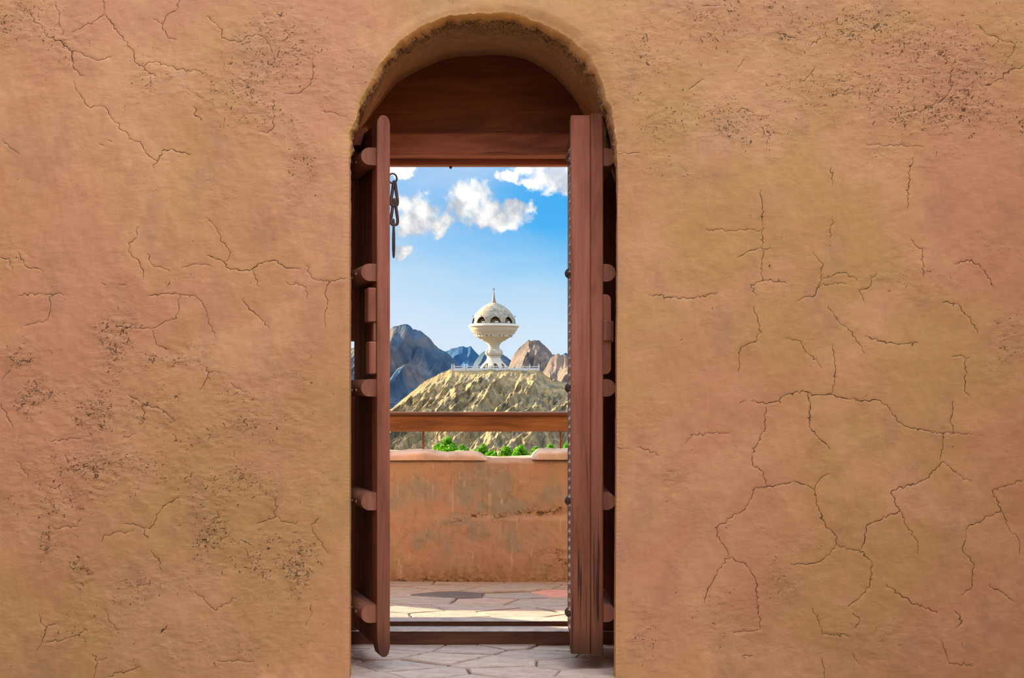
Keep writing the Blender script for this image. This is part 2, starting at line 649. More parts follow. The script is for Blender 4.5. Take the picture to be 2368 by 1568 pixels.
M_COPING2 = plain('grey_coping', (.44, .385, .35), .9, 0, .25, 9)
M_HILL = mat_rock('ochre_rock', [(.165, .125, .066), (.245, .178, .082), (.30, .225, .108), (.095, .112, .100)], .06, (.045, .05, .048))
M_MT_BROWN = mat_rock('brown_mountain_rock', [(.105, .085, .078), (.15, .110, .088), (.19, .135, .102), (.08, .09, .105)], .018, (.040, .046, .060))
M_MT_SHADED = mat_rock('shade_tinted_mountain_rock', [(.034, .066, .115), (.046, .080, .126), (.120, .100, .086), (.024, .060, .115)], .016, (.014, .036, .072))  # blue of the shaded slopes is put into the rock colour
M_MT_HAZE = mat_rock('haze_tinted_mountain_rock', [(.016, .066, .145), (.018, .075, .16), (.026, .082, .165), (.014, .058, .13)], .012, (.010, .045, .105))  # distance haze is put into the rock colour
M_WHITE = plain('white_render', (.46, .43, .38), .7, 0, .08, .6)
M_WHITEPAINT = plain('white_paint', (.50, .50, .51), .6, 0, .05, 2)
M_BOULDER = plain('pale_boulder_rock', (.50, .48, .45), .9, 0, .3, .8)
M_DOME = plain('scaled_dome_render', (.235, .215, .175), .7, 0, .4, .9)
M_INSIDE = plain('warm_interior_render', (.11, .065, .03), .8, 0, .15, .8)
M_SPIRE = plain('bronze_spire', (.20, .13, .09), .5, .3)
M_LEAF = None


def mat_leaf():
    m, k, b = material('green_leaves')
    r = k.new('ShaderNodeNewGeometry', out='Random Per Island')
    c = k.ramp(r, [(0, (.055, .21, .008)), (.5, (.11, .34, .012)), (1, (.20, .45, .018))])
    k.set(b.inputs['Base Color'], c)
    b.inputs['Roughness'].default_value = .6
    tr = k.new('ShaderNodeBsdfTranslucent', {'Color': c})
    ad = k.new('ShaderNodeMixShader', {0: .4, 1: b.outputs[0], 2: tr})
    o = [n for n in k.t.nodes if n.type == 'OUTPUT_MATERIAL'][0]
    k.set(o.inputs[0], ad)
    return m


M_LEAF = mat_leaf()

# ------------------------------------------------------------------ the front wall
YW, YB = 4.85, 5.50          # wall face, plane of the door frame
OUTER = [(808, 1640), (808, 900), (807, 420), (808, 345), (814, 300), (826, 256), (843, 214), (863, 177), (882, 143), (905, 112), (940, 82), (978, 58), (1018, 42), (1081, 31),
         (1153, 28), (1211, 36), (1255, 53), (1297, 75), (1328, 98), (1356, 125), (1383, 163), (1398, 198), (1410, 236), (1420, 280), (1427, 330), (1429, 420), (1427, 900), (1423, 1640)]
INNER = [(812, 1640), (812, 900), (812, 420), (814, 345), (820, 305), (834, 265), (852, 232), (876, 190), (896, 158), (920, 128), (950, 106), (985, 89), (1024, 63), (1081, 56),
         (1153, 57), (1211, 66), (1250, 80), (1286, 98), (1315, 124), (1342, 153), (1366, 186), (1382, 215), (1396, 252), (1410, 290), (1420, 338), (1425, 420), (1423, 900), (1419, 1640)]
BACK = [(779, 1640), (779, 900), (779, 460), (785, 405), (800, 355), (822, 312), (845, 280), (872, 243), (893, 215), (915, 190), (945, 170), (980, 152), (1032, 131), (1085, 125),
        (1150, 123), (1211, 132), (1245, 148), (1280, 170), (1305, 195), (1330, 226), (1350, 260), (1368, 290), (1384, 325), (1400, 360), (1418, 410), (1430, 480), (1430, 900), (1430, 1640)]


def resample(pts, n):
    p = np.array(pts, float)
    # Catmull-Rom through the control points, then a common parameter (index) for all outlines
    k = len(p)
    t = np.linspace(0, k - 1, n)
    i = np.clip(t.astype(int), 0, k - 2)
    u = (t - i)[:, None]
    p0, p1, p2, p3 = p[np.clip(i - 1, 0, k - 1)], p[i], p[i + 1], p[np.clip(i + 2, 0, k - 1)]
    return .5 * (2 * p1 + (p2 - p0) * u + (2 * p0 - 5 * p1 + 4 * p2 - p3) * u ** 2 + (3 * p1 - p0 - 3 * p2 + p3) * u ** 3)


NA = 1500
# even spacing along the outer outline, the same parameter for the others
_t0 = resample(OUTER, 6000)
_s = np.concatenate([[0], np.cumsum(np.hypot(*np.diff(_t0, axis=0).T))])
_par = np.interp(np.linspace(0, _s[-1], NA), _s, np.linspace(0, 1, 6000))


def along(pts):
    d = resample(pts, 6000)
    tt = np.linspace(0, 1, 6000)
    return np.stack([np.interp(_par, tt, d[:, 0]), np.interp(_par, tt, d[:, 1])], 1)


o_px, i_px, b_px = along(OUTER), along(INNER), along(BACK)
# ragged outer edge of the chamfer around the arch
_tt = np.arange(NA) / NA
arch_w = sstep(o_px[:, 1], 430, 330)
cen = np.array([1118.0, 350.0])
rad = (o_px - cen) / np.linalg.norm(o_px - cen, axis=1)[:, None]
jit = fbm(_tt * 60, _tt * 0, 4, 3) * 5 + fbm(_tt * 200, _tt * 0 + 4, 2, 8) * 2
o_px = o_px + rad * (jit * (arch_w * .9 + .1))[:, None] * np.array([1, 1])
i_px = i_px + rad * ((fbm(_tt * 90, _tt * 0 + 9, 4, 21) * 6) * arch_w)[:, None]

CRACKS = []


def cr(ox, oy, s, pts, w=1.5):
    CRACKS.append(([(ox + a / s, oy + c / s) for a, c in pts], w))


def crs(ox, oy, s, txt):
    for line in txt.strip().splitlines():
        w, rest = line.split(':')
        v = [float(q) for q in rest.replace(',', ' ').split()]
        cr(ox, oy, s, list(zip(v[0::2], v[1::2])), float(w))


crs(0, 0, 2.959, """
1.3: 705 0 712 60 703 98 755 140 800 215 850 280 910 340 925 430 985 465 1020 500 1060 520
1.1: 703 98 635 160 600 158 550 200 500 220
1.6: 330 255 400 278 460 320 490 352 500 400 498 450 540 500 570 520
1.1: 490 352 560 365 620 395 660 415 720 405 760 390
1.2: 985 465 1020 425 1060 420 1160 450 1260 475 1340 480 1405 500
1.1: 1225 0 1212 65 1165 90 1130 130 1108 180 1130 225 1160 260 1200 268
0.9: 1050 130 1108 165
1.2: 1420 110 1460 155 1520 200 1518 260 1570 280 1640 290 1700 245 1760 235 1810 260 1850 320 1865 360
1.2: 505 560 520 610 560 670 590 720 620 742 680 725 720 735 755 790 790 840 818 850 830 890 870 910 880 950 955 970 980 1020 1020 1070 1075 1102 1050 1150
1.5: 1075 1102 1112 1025 1180 1020 1240 1045 1300 1050
3.2: 1330 735 1328 780 1360 800
1.0: 2140 400 2140 540 2100 600 2040 640 1950 640
1.1: 1870 700 1870 880 1830 915 1780 900
0.9: 20 960 80 1020 130 1050
1.1: 380 30 405 95 400 160 430 240
1.8: 740 958 762 968
1.8: 680 985 706 995
1.2: 210 90 230 150 280 170 320 250
1.0: 2200 760 2260 765 2320 790 2370 800
""")
crs(0, 500, 2.959, """
1.6: 1420 270 1535 320 1545 350 1580 368 1725 365 1760 330 1820 310 1890 305 1950 352 2050 360
1.0: 1725 365 1770 480
1.0: 1410 10 1480 80 1520 180 1580 250 1550 310
1.1: 940 80 930 150 890 180 890 210
1.3: 880 230 915 285 945 295 970 360 980 420
1.2: 1010 260 1050 340 1110 355 1160 375
1.0: 1240 355 1330 328 1440 338
1.2: 1020 545 1130 535 1230 535 1340 550 1390 600 1420 665 1425 730 1450 760 1475 830
1.1: 1225 545 1225 640 1210 700 1130 720 1040 770 920 765
1.0: 1040 780 1065 880 1150 910
1.3: 1660 570 1700 620 1780 700 1840 765
1.2: 2095 340 2130 420 2160 435 2290 445 2370 420
1.1: 2245 440 2220 530 2240 600 2220 680 2225 760
1.0: 1960 455 2040 465 2095 490 2100 560
1.4: 0 285 60 290 85 360
1.3: 130 255 170 340 230 355 290 375
1.1: 135 545 250 535 330 535 430 540
1.0: 340 550 345 640 325 710 230 735 165 750
1.2: 0 1290 40 1360 85 1440
0.9: 90 1010 60 1060 10 1120
1.1: 1390 1020 1430 1065 1420 1110 1370 1190
0.9: 1430 1065 1500 1070
1.1: 1590 1150 1620 1180 1690 1200
1.3: 880 1225 940 1250 975 1300 1080 1310 1150 1360 1190 1400
1.0: 975 1300 995 1390 960 1430
2.2: 800 760 870 762 900 745
1.8: 130 990 190 998 230 975
1.8: 700 460 720 470
2.0: 820 468 862 470
""")
crs(0, 900, 2.3475, """
1.2: 970 590 900 630 855 680 835 740 785 755 800 815
1.2: 680 730 740 740 785 755
1.0: 550 830 560 800 640 775 720 770
1.0: 1495 600 1495 690 1440 715 1395 730
1.0: 1495 690 1540 720 1610 730
1.0: 1730 700 1690 745 1730 820 1780 890
1.2: 210 1230 220 1270 250 1290 235 1350 200 1420
1.0: 250 1290 310 1265
1.1: 250 1375 330 1365 400 1345 470 1310
1.2: 500 1440 525 1480 510 1568
1.0: 525 1480 580 1460
1.0: 570 1200 600 1270 640 1310
1.0: 1060 1100 1110 1150 1165 1200 1220 1170 1280 1140
1.0: 1690 1170 1690 1230 1660 1280
0.9: 90 395 150 480
1.1: 820 880 860 930 875 980
3.4: 870 1330 885 1305 905 1288
1.2: 590 1560 680 1535 760 1510
1.1: 1195 830 1245 790
1.1: 1310 820 1370 850
1.1: 300 760 420 740 435 710
1.0: 270 285 350 275 430 270
1.0: 660 275 730 245
1.2: 1370 1480 1180 1475
""")
crs(1420, 0, 2.2405, """
1.2: 640 1335 700 1300 760 1285 815 1290
1.1: 760 990 765 1060 770 1180 765 1280 775 1310 765 1350 770 1455 820 1455 890 1465
1.0: 770 1455 710 1475 735 1530
1.3: 185 1530 280 1540 380 1548 480 1530 530 1520
1.2: 1030 1310 1070 1360 1075 1430 1060 1490 1045 1530 985 1540 950 1560
1.1: 1550 820 1530 890 1525 960 1520 1080
1.2: 1125 870 1130 950
0.9: 1310 750 1500 755 1600 760
1.2: 1760 350 1740 400 1750 460 1700 520 1620 560 1510 585
1.8: 2120 340 2060 360 1990 410 1950 440 1900 440
1.2: 1880 130 1940 180 2080 235 2030 340
1.1: 1040 350 1010 395 960 430
0.9: 1130 1130 1120 1230
1.1: 1540 1240 1600 1310 1605 1430
1.1: 1360 1420 1320 1490 1270 1510 1300 1568
1.0: 1080 1440 1200 1410 1260 1450
1.5: 1770 1370 1830 1345 1900 1385 1925 1420 1970 1490
1.6: 640 580 670 560 720 582
1.0: 20 795 80 795 130 790
1.4: 1020 235 1070 200
1.4: 850 170 890 178 940 197
1.0: 630 370 675 310
1.0: 385 465 465 410
1.5: 460 30 545 30
1.0: 1060 1480 1200 1470
0.9: 480 1190 600 1195 760 1190
""")
crs(1420, 700, 1.807, """
1.1: 585 20 600 70 610 100 600 155 530 190 520 290
1.3: 895 15 940 80 990 120 1020 165 1045 210
1.5: 1050 140 1110 160 1180 173 1270 168
1.0: 720 150 785 165 800 200 850 245 868 275
1.2: 915 175 925 290 910 380
1.7: 575 413 630 422 680 412 720 385 795 372 840 385 910 385 960 400 1040 410 1115 410
1.1: 1115 410 1150 440 1180 490 1215 517 1290 530 1350 547 1420 547 1500 550
1.5: 810 382 822 430 815 520 840 550 900 610
1.5: 1415 415 1415 460 1405 490 1418 545
1.3: 1375 548 1372 600 1362 655
1.4: 1375 665 1300 740 1220 765 1155 795 1195 870 1120 905 1055 930 1050 980 1032 1030
1.0: 1375 665 1440 720 1490 745
1.3: 635 440 630 540 600 590 580 610 578 680 620 705 640 770
1.5: 580 783 640 770 700 760 760 750 810 765 838 785 855 870 885 940 920 965 932 1010
1.0: 838 785 860 740 900 715
1.4: 932 1010 905 1045 880 1070 830 1090 740 1093
1.3: 932 1010 970 1030 1040 1040 1080 1100 1068 1190 1030 1230 980 1270
1.2: 580 785 575 820 540 870 470 915 420 940 440 990 470 1030 482 1068
1.2: 482 1068 440 1110 410 1170 385 1215 378 1250
1.3: 482 1068 550 1090 590 1160 600 1280 612 1365
1.0: 612 1365 500 1380
1.3: 1470 240 1470 330 1468 375 1490 395
1.2: 1415 225 1450 220 1485 230
1.3: 1713 740 1640 765 1580 790 1620 870 1550 905 1480 935 1465 1000 1455 1035 1505 1095 1495 1190 1450 1225
1.3: 1140 1180 1200 1225 1260 1260 1350 1295
1.2: 1570 1180 1670 1248
1.1: 830 1280 855 1330 870 1385 930 1385 980 1395
1.8: 1000 1300 1025 1330 1010 1360
1.5: 1425 1290 1455 1330 1430 1360
1.0: 1365 1410 1400 1510 1500 1515
1.0: 10 605 60 612
1.0: 100 605 165 625 190 640
1.0: 300 590 320 555 400 545 480 545
1.5: 1375 0 1440 10 1490 75 1520 125
1.0: 870 1490 880 1568
1.1: 1000 1470 1025 1510
2.0: 545 1090 552 1100
2.0: 275 160 285 155
1.3: 525 420 548 410
2.0: 540 1475 575 1475
1.0: 1195 870 1220 930 1270 1000 1270 1050
1.0: 1620 870 1650 940 1695 1000 1695 1050
""")

ROUGH = [  # centre, radii, strength of the pitted areas of the plaster
    (1900, 60, 420, 80, .72), (2150, 130, 260, 110, .75), (2020, 200, 260, 70, .72), (1840, 230, 180, 70, .55), (1720, 285, 110, 60, .72),
    (1560, 270, 110, 80, .6), (2180, 260, 200, 70, .85), (1500, 110, 90, 110, .55), (2060, 360, 110, 30, .5), (1560, 390, 60, 50, .45), (1650, 30, 160, 50, .7),
    (2330, 790, 60, 60, .6), (2300, 560, 70, 40, .4), (1840, 640, 60, 60, .2), (2100, 640, 130, 50, .3),
    (60, 50, 130, 70, .7), (350, 180, 60, 60, .8), (640, 130, 130, 130, .75), (560, 200, 110, 80, .75), (690, 60, 110, 70, .5), (620, 260, 140, 70, .6),
    (700, 390, 60, 100, .5), (460, 430, 50, 70, .35), (720, 210, 60, 90, .5), (130, 110, 90, 50, .6), (30, 590, 60, 30, .4),
    (268, 790, 50, 90, .95), (390, 830, 90, 30, .7), (60, 820, 40, 30, .8), (90, 915, 80, 40, .9), (220, 950, 70, 70, .85), (340, 960, 120, 60, .7),
    (250, 1080, 220, 70, .8), (120, 1160, 110, 60, .75), (480, 1000, 120, 60, .55), (560, 970, 150, 70, .6), (640, 1000, 90, 60, .5), (550, 1130, 150, 60, .65),
    (490, 1230, 60, 110, .85), (590, 1290, 50, 90, .85), (690, 1320, 50, 110, .85), (185, 1330, 25, 60, .9), (120, 1270, 40, 40, .8), (330, 1350, 80, 50, .5),
    (300, 1380, 60, 40, .55), (420, 1340, 70, 40, .5), (200, 1460, 160, 50, .45), (500, 1500, 220, 60, .40), (660, 1460, 100, 60, .45), (720, 1050, 40, 200, .35),
    (1800, 1330, 40, 70, .5), (1700, 1420, 130, 90, .35), (1490, 1480, 40, 90, .5), (1560, 1100, 30, 60, .5), (2000, 1480, 200, 70, .2), (1830, 1270, 80, 30, .4),
    (840, 140, 40, 60, .5), (1420, 330, 30, 60, .6), (1450, 220, 40, 80, .4), (420, 660, 120, 40, .2), (130, 680, 110, 40, .25), (620, 880, 90, 40, .4), (700, 860, 30, 80, .5)]


def build_front_wall():
    step = 2.35
    gx = np.arange(-90, 2460, step)
    gz = np.arange(-70, 1612, step)
    # outside the view: coarser and coarser
    lo = -90 - np.array([2900, 2200, 1600, 1100, 700, 420, 240, 130, 70, 36, 18, 8])
    hi = 2460 + np.array([8, 18, 36, 70, 130, 240, 420, 700, 1100, 1600, 2200, 2900])
    px = np.concatenate([lo, gx, hi])
    py = np.concatenate([-70 - np.array([2700, 2000, 1450, 1000, 700, 450, 270, 150, 80, 40, 18, 8]), gz])
    nc, nr = len(px), len(py)
    X, Yp = np.meshgrid(px, py)
    x, yv = X.ravel().copy(), Yp.ravel().copy()
    # opening
    ins2 = np.zeros((nr, nc), bool)
    for r in range(nr):
        a_, b_ = o_px[:-1], o_px[1:]
        hit = (a_[:, 1] > py[r]) != (b_[:, 1] > py[r])
        if not hit.any():
            continue
        xs_ = np.sort(a_[hit, 0] + (b_[hit, 0] - a_[hit, 0]) * (py[r] - a_[hit, 1]) / (b_[hit, 1] - a_[hit, 1]))
        ins2[r] = (np.searchsorted(xs_, px) % 2) == 1
    ins = ins2.ravel()
    quads = grid_quads(nr, nc, flip=True)
    n_in = ins[quads].sum(1)
    keep = n_in <= 2
    quads = quads[keep]
    # vertices of kept faces that lie inside, or that border removed faces, go to the outline
    used = np.zeros(len(x), bool)
    used[quads.ravel()] = True
    removed = np.zeros(len(x), bool)
    removed[grid_quads(nr, nc)[~keep].ravel()] = True
    edge = used & (removed | ins)
    ei = np.where(edge)[0]
    op = o_px
    for s in range(0, len(ei), 500):
        e = ei[s:s + 500]
        d = (x[e][:, None] - op[None, :, 0]) ** 2 + (yv[e][:, None] - op[None, :, 1]) ** 2
        j = d.argmin(1)
        x[e] = op[j, 0]
        yv[e] = op[j, 1]
    # pitted areas
    rough = np.zeros(len(x))
    wx1 = fbm(x / 60, yv / 60, 3, 40) * 28
    wy1 = fbm(x / 60, yv / 60, 3, 47) * 28
    for (cx, cy, rx, ry, s) in ROUGH:
        sel = (np.abs(x - cx) < rx * 2.2 + 60) & (np.abs(yv - cy) < ry * 2.2 + 60)
        e = ((x[sel] + wx1[sel] - cx) / rx) ** 2 + ((yv[sel] + wy1[sel] - cy) / ry) ** 2
        rough[sel] = np.maximum(rough[sel], s * np.exp(-e * .9))
    far = (x < -95) | (x > 2465) | (yv < -75)
    rough = np.clip(rough + .10 + .16 * fbm(x / 120, yv / 120, 3, 51), 0, 1)
    rough[far] = .25
    # cracks
    crack = np.full(len(x), 9.0)
    G = crack.reshape(nr, nc)
    SD = np.full((nr, nc), 9.0)
    CW = np.zeros((nr, nc))
    r0 = len(py) - len(gz)
    c0 = len(lo)
    rnd = random.Random(5)
    for pts, w in CRACKS:
        # fractal jitter
        q = [pts[0]]
        for a, b in zip(pts[:-1], pts[1:]):
            ln = math.hypot(b[0] - a[0], b[1] - a[1])
            n = max(1, int(ln / 5))
            for i in range(1, n + 1):
                t = i / n
                jx = 0 if i == n else rnd.gauss(0, 2.0)
                jy = 0 if i == n else rnd.gauss(0, 2.0)
                q.append((a[0] + (b[0] - a[0]) * t + jx, a[1] + (b[1] - a[1]) * t + jy))
        tot = len(q)
        for kk, (a, b) in enumerate(zip(q[:-1], q[1:])):
            ww = (w * .62 - .33) * (.45 + .9 * rnd.random()) * (1.0 if 0 < kk < tot - 3 else .5)
            i0 = max(r0, r0 + int((min(a[1], b[1]) - 8 - gz[0]) / step))
            i1 = min(nr, r0 + int((max(a[1], b[1]) + 8 - gz[0]) / step) + 1)
            j0 = max(c0, c0 + int((min(a[0], b[0]) - 8 - gx[0]) / step))
            j1 = min(c0 + len(gx), c0 + int((max(a[0], b[0]) + 8 - gx[0]) / step) + 1)
            if i1 <= i0 or j1 <= j0:
                continue
            XX, YY = X[i0:i1, j0:j1], Yp[i0:i1, j0:j1]
            dx, dy = b[0] - a[0], b[1] - a[1]
            t = np.clip(((XX - a[0]) * dx + (YY - a[1]) * dy) / (dx * dx + dy * dy + 1e-9), 0, 1)
            d = np.hypot(XX - a[0] - t * dx, YY - a[1] - t * dy)
            sgn = np.where((XX - a[0]) * dy - (YY - a[1]) * dx >= 0, 1.0, -1.0)
            near_ = d < G[i0:i1, j0:j1]
            G[i0:i1, j0:j1][near_] = d[near_]
            SD[i0:i1, j0:j1][near_] = (d * sgn)[near_]
            CW[i0:i1, j0:j1][near_] = ww
    cdist = G.ravel()
    SD, CW = SD.ravel(), CW.ravel()
    crack = np.exp(-(cdist / 2.0) ** 2)
    gate = np.exp(-(cdist / 3.0) ** 2)
    gate[edge] = 0
    crack[edge] = 0
    # relief, metres; positive = towards the room (-Y)
    h = fbm(x / 420, yv / 420, 3, 1) * .007 + fbm(x / 90, yv / 130, 3, 2) * .0026 + fbm(x / 26, yv / 40, 2, 5) * .0007
    h += rough * (fbm(x / 22, yv / 15, 3, 9, .6) * .0017)
    h -= crack * .0012
    dist_edge = np.full(len(x), 999.0)
    near = (x > 760) & (x < 1480) & (yv > -20)
    ni = np.where(near & used)[0]
    sub = op[::4]
    for s in range(0, len(ni), 4000):
        e = ni[s:s + 4000]
        d = (x[e][:, None] - sub[None, :, 0]) ** 2 + (yv[e][:, None] - sub[None, :, 1]) ** 2
        dist_edge[e] = np.sqrt(d.min(1))
    h = h * sstep(dist_edge, 0, 30) - .004 * np.exp(-(dist_edge / 10) ** 2)
    h[edge] = -.004
    eg = np.exp(-(dist_edge / 7) ** 2) * (.5 + .6 * fbm(x / 14, yv / 14, 3, 160)) * sstep(yv, 460, 330) * sstep(x, 1330, 1150)
    V = np.stack([wx(x, YW), YW - h, wz(yv, YW)], 1)
    remap = -np.ones(len(x), np.int64)
    remap[used] = np.arange(used.sum())
    o = mesh_np('wall_front', V[used], remap[quads], M_PLASTER, None, True,
                {'rough': rough[used], 'crack': SD[used], 'crack_width': CW[used], 'crack_near': gate[used], 'edge': eg[used]})
    return tag(o, kind='structure')


wall = build_front_wall()


def build_reveal(parent):
    rows, rr, ed, so = [], [], [], []
    prof = [(0, 0.0)]
    P0 = np.stack([wx(o_px[:, 0], YW), np.full(NA, YW + .004), wz(o_px[:, 1], YW)], 1)
    Yi = YW + .06
    P1 = np.stack([wx(i_px[:, 0], Yi), np.full(NA, Yi), wz(i_px[:, 1], Yi)], 1)
    P2 = np.stack([wx(b_px[:, 0], YB), np.full(NA, YB), wz(b_px[:, 1], YB)], 1)
    P3 = P2 + np.array([0, .26, 0])
    # rounded lip between face and soffit: the control point is pulled to the face plane
    C = P1.copy()
    C[:, 1] = YW + .012
    C = C * .55 + P0 * .45
    C[:, 1] = YW + .012
    for t in np.linspace(0, 1, 16):
        rows.append(P0 * (1 - t) ** 2 + C * 2 * t * (1 - t) + P1 * t ** 2)
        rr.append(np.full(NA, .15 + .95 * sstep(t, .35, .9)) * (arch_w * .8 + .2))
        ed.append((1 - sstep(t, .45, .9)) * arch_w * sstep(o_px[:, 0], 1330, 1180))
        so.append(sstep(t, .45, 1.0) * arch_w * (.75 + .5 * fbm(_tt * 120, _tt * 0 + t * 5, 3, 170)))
    for t in np.linspace(0, 1, 46)[1:]:
        e = t ** .9
        rows.append(P1 * (1 - e) + P2 * e)
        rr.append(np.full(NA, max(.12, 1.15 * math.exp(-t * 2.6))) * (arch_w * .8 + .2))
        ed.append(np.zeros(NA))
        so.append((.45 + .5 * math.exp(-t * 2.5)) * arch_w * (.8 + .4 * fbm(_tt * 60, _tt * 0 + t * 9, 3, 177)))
    for t in np.linspace(0, 1, 5)[1:]:
        rows.append(P2 * (1 - t) + P3 * t)
        rr.append(np.full(NA, .1))
        ed.append(np.zeros(NA))
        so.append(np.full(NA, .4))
    V = np.array(rows)
    nr = len(rows)
    s_al = np.arange(NA)[None, :] * (_s[-1] / NA) * np.ones((nr, 1))
    s_dp = np.concatenate([np.linspace(0, 45, 16), 45 + np.linspace(0, 370, 46)[1:], 420 + np.linspace(0, 160, 5)[1:]])[:, None] * np.ones((1, NA))
    rgh = np.array(rr)
    amp = np.zeros(nr)
    amp[1:] = 1
    amp[:16] = np.linspace(0, 1, 16)
    amp[-10:] *= np.linspace(1, .2, 10)
    d = (fbm(s_al / 26, s_dp / 26, 4, 61, .62) * .006 * rgh + fbm(s_al / 120, s_dp / 120, 2, 66) * .006 * (arch_w[None, :] * .7 + .3)) * amp[:, None]
    d -= sstep(fbm(s_al / 12, s_dp / 9, 2, 71), .35, .6) * .006 * rgh * amp[:, None]
    rd = np.stack([rad[:, 0], np.zeros(NA), -rad[:, 1]], 1)
    V = V - rd[None] * d[:, :, None]
    o = mesh_np('arch_reveal_1', V.reshape(-1, 3), grid_quads(nr, NA, flip=False), M_PLASTER, parent, True,
                {'rough': rgh.ravel(), 'edge': np.array(ed).ravel(), 'soffit_shade': np.clip(np.array(so).ravel(), 0, 1)})
    return tag(o, kind='structure')


build_reveal(None)  # plaster reveal of the arch, belongs to the front wall

# the body of the wall behind its inner face (outer skin, left, right and above the recess)
mb = MB()
mb.box(-6.5, -.80, 4.93, 5.76, -.02, 7.0)
mb.box(-1.6, -.785, 5.70, 6.06, -.02, 7.0)  # unseen pilaster, added to keep the sun out of the doorway
mb.box(.52, 6.5, 4.93, 5.76, -.02, 7.0)
mb.box(-.80, .52, 5.60, 5.76, 2.56, 7.0)
mb.box(-.80, .52, 4.93, 5.60, 2.66, 7.0)
tag(mb.build('wall_outer_skin', M_PLASTER), kind='structure')

# ------------------------------------------------------------------ courtyard floor, terrace, flagstones


def clip_poly(poly, nx, ny, c):
    out = []
    for i in range(len(poly)):
        a, b = poly[i], poly[(i + 1) % len(poly)]
        da, db = nx * a[0] + ny * a[1] - c, nx * b[0] + ny * b[1] - c
        if da <= 0:
            out.append(a)
        if (da < 0 < db) or (db < 0 < da):
            t = da / (da - db)
            out.append((a[0] + (b[0] - a[0]) * t, a[1] + (b[1] - a[1]) * t))
    return out


def paving(parent, x0, x1, y0, y1, z, n, joint, mat, seed, skew=1.0, special=None, rise=.006):
    rnd = random.Random(seed)
    pts = []
    tries = 0
    dmin = math.sqrt((x1 - x0) * (y1 - y0) / n) * .72
    while len(pts) < n and tries < 20000:
        tries += 1
        p = (rnd.uniform(x0, x1), rnd.uniform(y0, y1))
        if all(math.hypot((p[0] - q[0]) / skew, p[1] - q[1]) > dmin for q in pts):
            pts.append(p)
    for p in pts:
        poly = [(x0, y0), (x1, y0), (x1, y1), (x0, y1)]
        for q in pts:
            if q is p:
                continue
            # anisotropic metric, so stones come out longer along x
            dx, dy = (q[0] - p[0]) / (skew * skew), q[1] - p[1]
            ln = math.hypot(dx, dy)
            nx, ny = dx / ln, dy / ln
            mx, my = (p[0] + q[0]) / 2, (p[1] + q[1]) / 2
            poly = clip_poly(poly, nx, ny, nx * mx + ny * my - joint * rnd.uniform(.3, .7))
            if len(poly) < 3:
                break
        if len(poly) < 3:
            continue
        # break the straight sides a little
        pp = []
        for i in range(len(poly)):
            a, b = poly[i], poly[(i + 1) % len(poly)]
            ln = math.hypot(b[0] - a[0], b[1] - a[1])
            pp.append(a)
            m = max(1, min(3, int(ln / .07)))
            for kx in range(1, m):
                t = kx / m
                j = rnd.uniform(0, .09) * ln
                cxm, cym = p[0] - (a[0] + b[0]) / 2, p[1] - (a[1] + b[1]) / 2
                cl = math.hypot(cxm, cym) + 1e-6
                pp.append((a[0] + (b[0] - a[0]) * t + cxm / cl * j * .5, a[1] + (b[1] - a[1]) * t + cym / cl * j * .5))
        k = len(pp)
        gx = sum(q[0] for q in pp) / k
        gy = sum(q[1] for q in pp) / k
        zt = z + rnd.uniform(-.5, .5) * rise
        tx, ty = rnd.uniform(-.01, .01), rnd.uniform(-.01, .01)
        sh = lambda q, s, zz: (gx + (q[0] - gx) * s - gx, gy + (q[1] - gy) * s - gy, zz + tx * (q[0] - gx) + ty * (q[1] - gy) - z)
        v = [sh(q, 1.0, zt - .04) for q in pp] + [sh(q, 1.0, zt - .006) for q in pp] + [sh(q, .968, zt) for q in pp]
        f = [(i, (i + 1) % k, (i + 1) % k + k, i + k) for i in range(k)] + [(i + k, (i + 1) % k + k, (i + 1) % k + 2 * k, i + 2 * k) for i in range(k)]
        f.append(tuple(range(2 * k, 3 * k)))
        mt = mat
        for (sx, sy, sm) in (special or []):
            if p is min(pts, key=lambda q: math.hypot((q[0] - sx) / skew, q[1] - sy)):
                mt = sm
        o = mesh_py('flagstone', v, f, mt, parent)
        o.location = (gx, gy, z)
        if mt is not mat:
            o['label'] = 'dark slate flagstone' if mt is M_FLAG_DARK else 'pink flagstone'


mb = MB()
mb.box(-6.5, 6.5, -9.0, 5.76, -.30, -.012)
fl = tag(mb.build('floor', M_COURT), kind='structure')
paving(fl, -.95, .75, 4.1, 5.50, 0.0, 62, .008, M_FLAG_IN, 3, 1.5)

mb = MB()
mb.box(-6.5, 6.5, 5.76, 7.46, -.30, .017)
mb.box(-.74, .46, 5.62, 5.77, -.30, .017)
tf = tag(mb.build('floor_terrace', M_BED), kind='structure')
TZ = .03
paving(tf, -1.9, 1.5, 5.765, 7.10, TZ, 92, .007, M_FLAG_OUT, 12, 1.7,
       [(-.29, 6.66, M_FLAG_DARK), (.24, 6.66, M_FLAG_PINK)])

# fort mass below the terrace and the ground far beneath it
mb = MB()
mb.box(-7.0, 7.0, -9.5, 7.47, -12.2, -.30)
tag(mb.build('wall_retaining', M_PLASTER), kind='structure')

# unseen court walls, added to shape the light on the front wall
for nm, b in (('wall_back_unseen', (-3.0, 3.0, COURT_Y - .4, COURT_Y, -.02, COURT_H)), ('wall_left_unseen', (-3.0, -2.6, COURT_Y, 4.93, -.02, COURT_H)), ('wall_right_unseen', (2.6, 3.0, COURT_Y, 4.93, -.02, COURT_H))):
    mb = MB()
    mb.box(*b)
    tag(mb.build(nm, M_PLASTER), kind='structure')

# ------------------------------------------------------------------ parapet
PY, PB, PT = 7.10, 7.42, .70


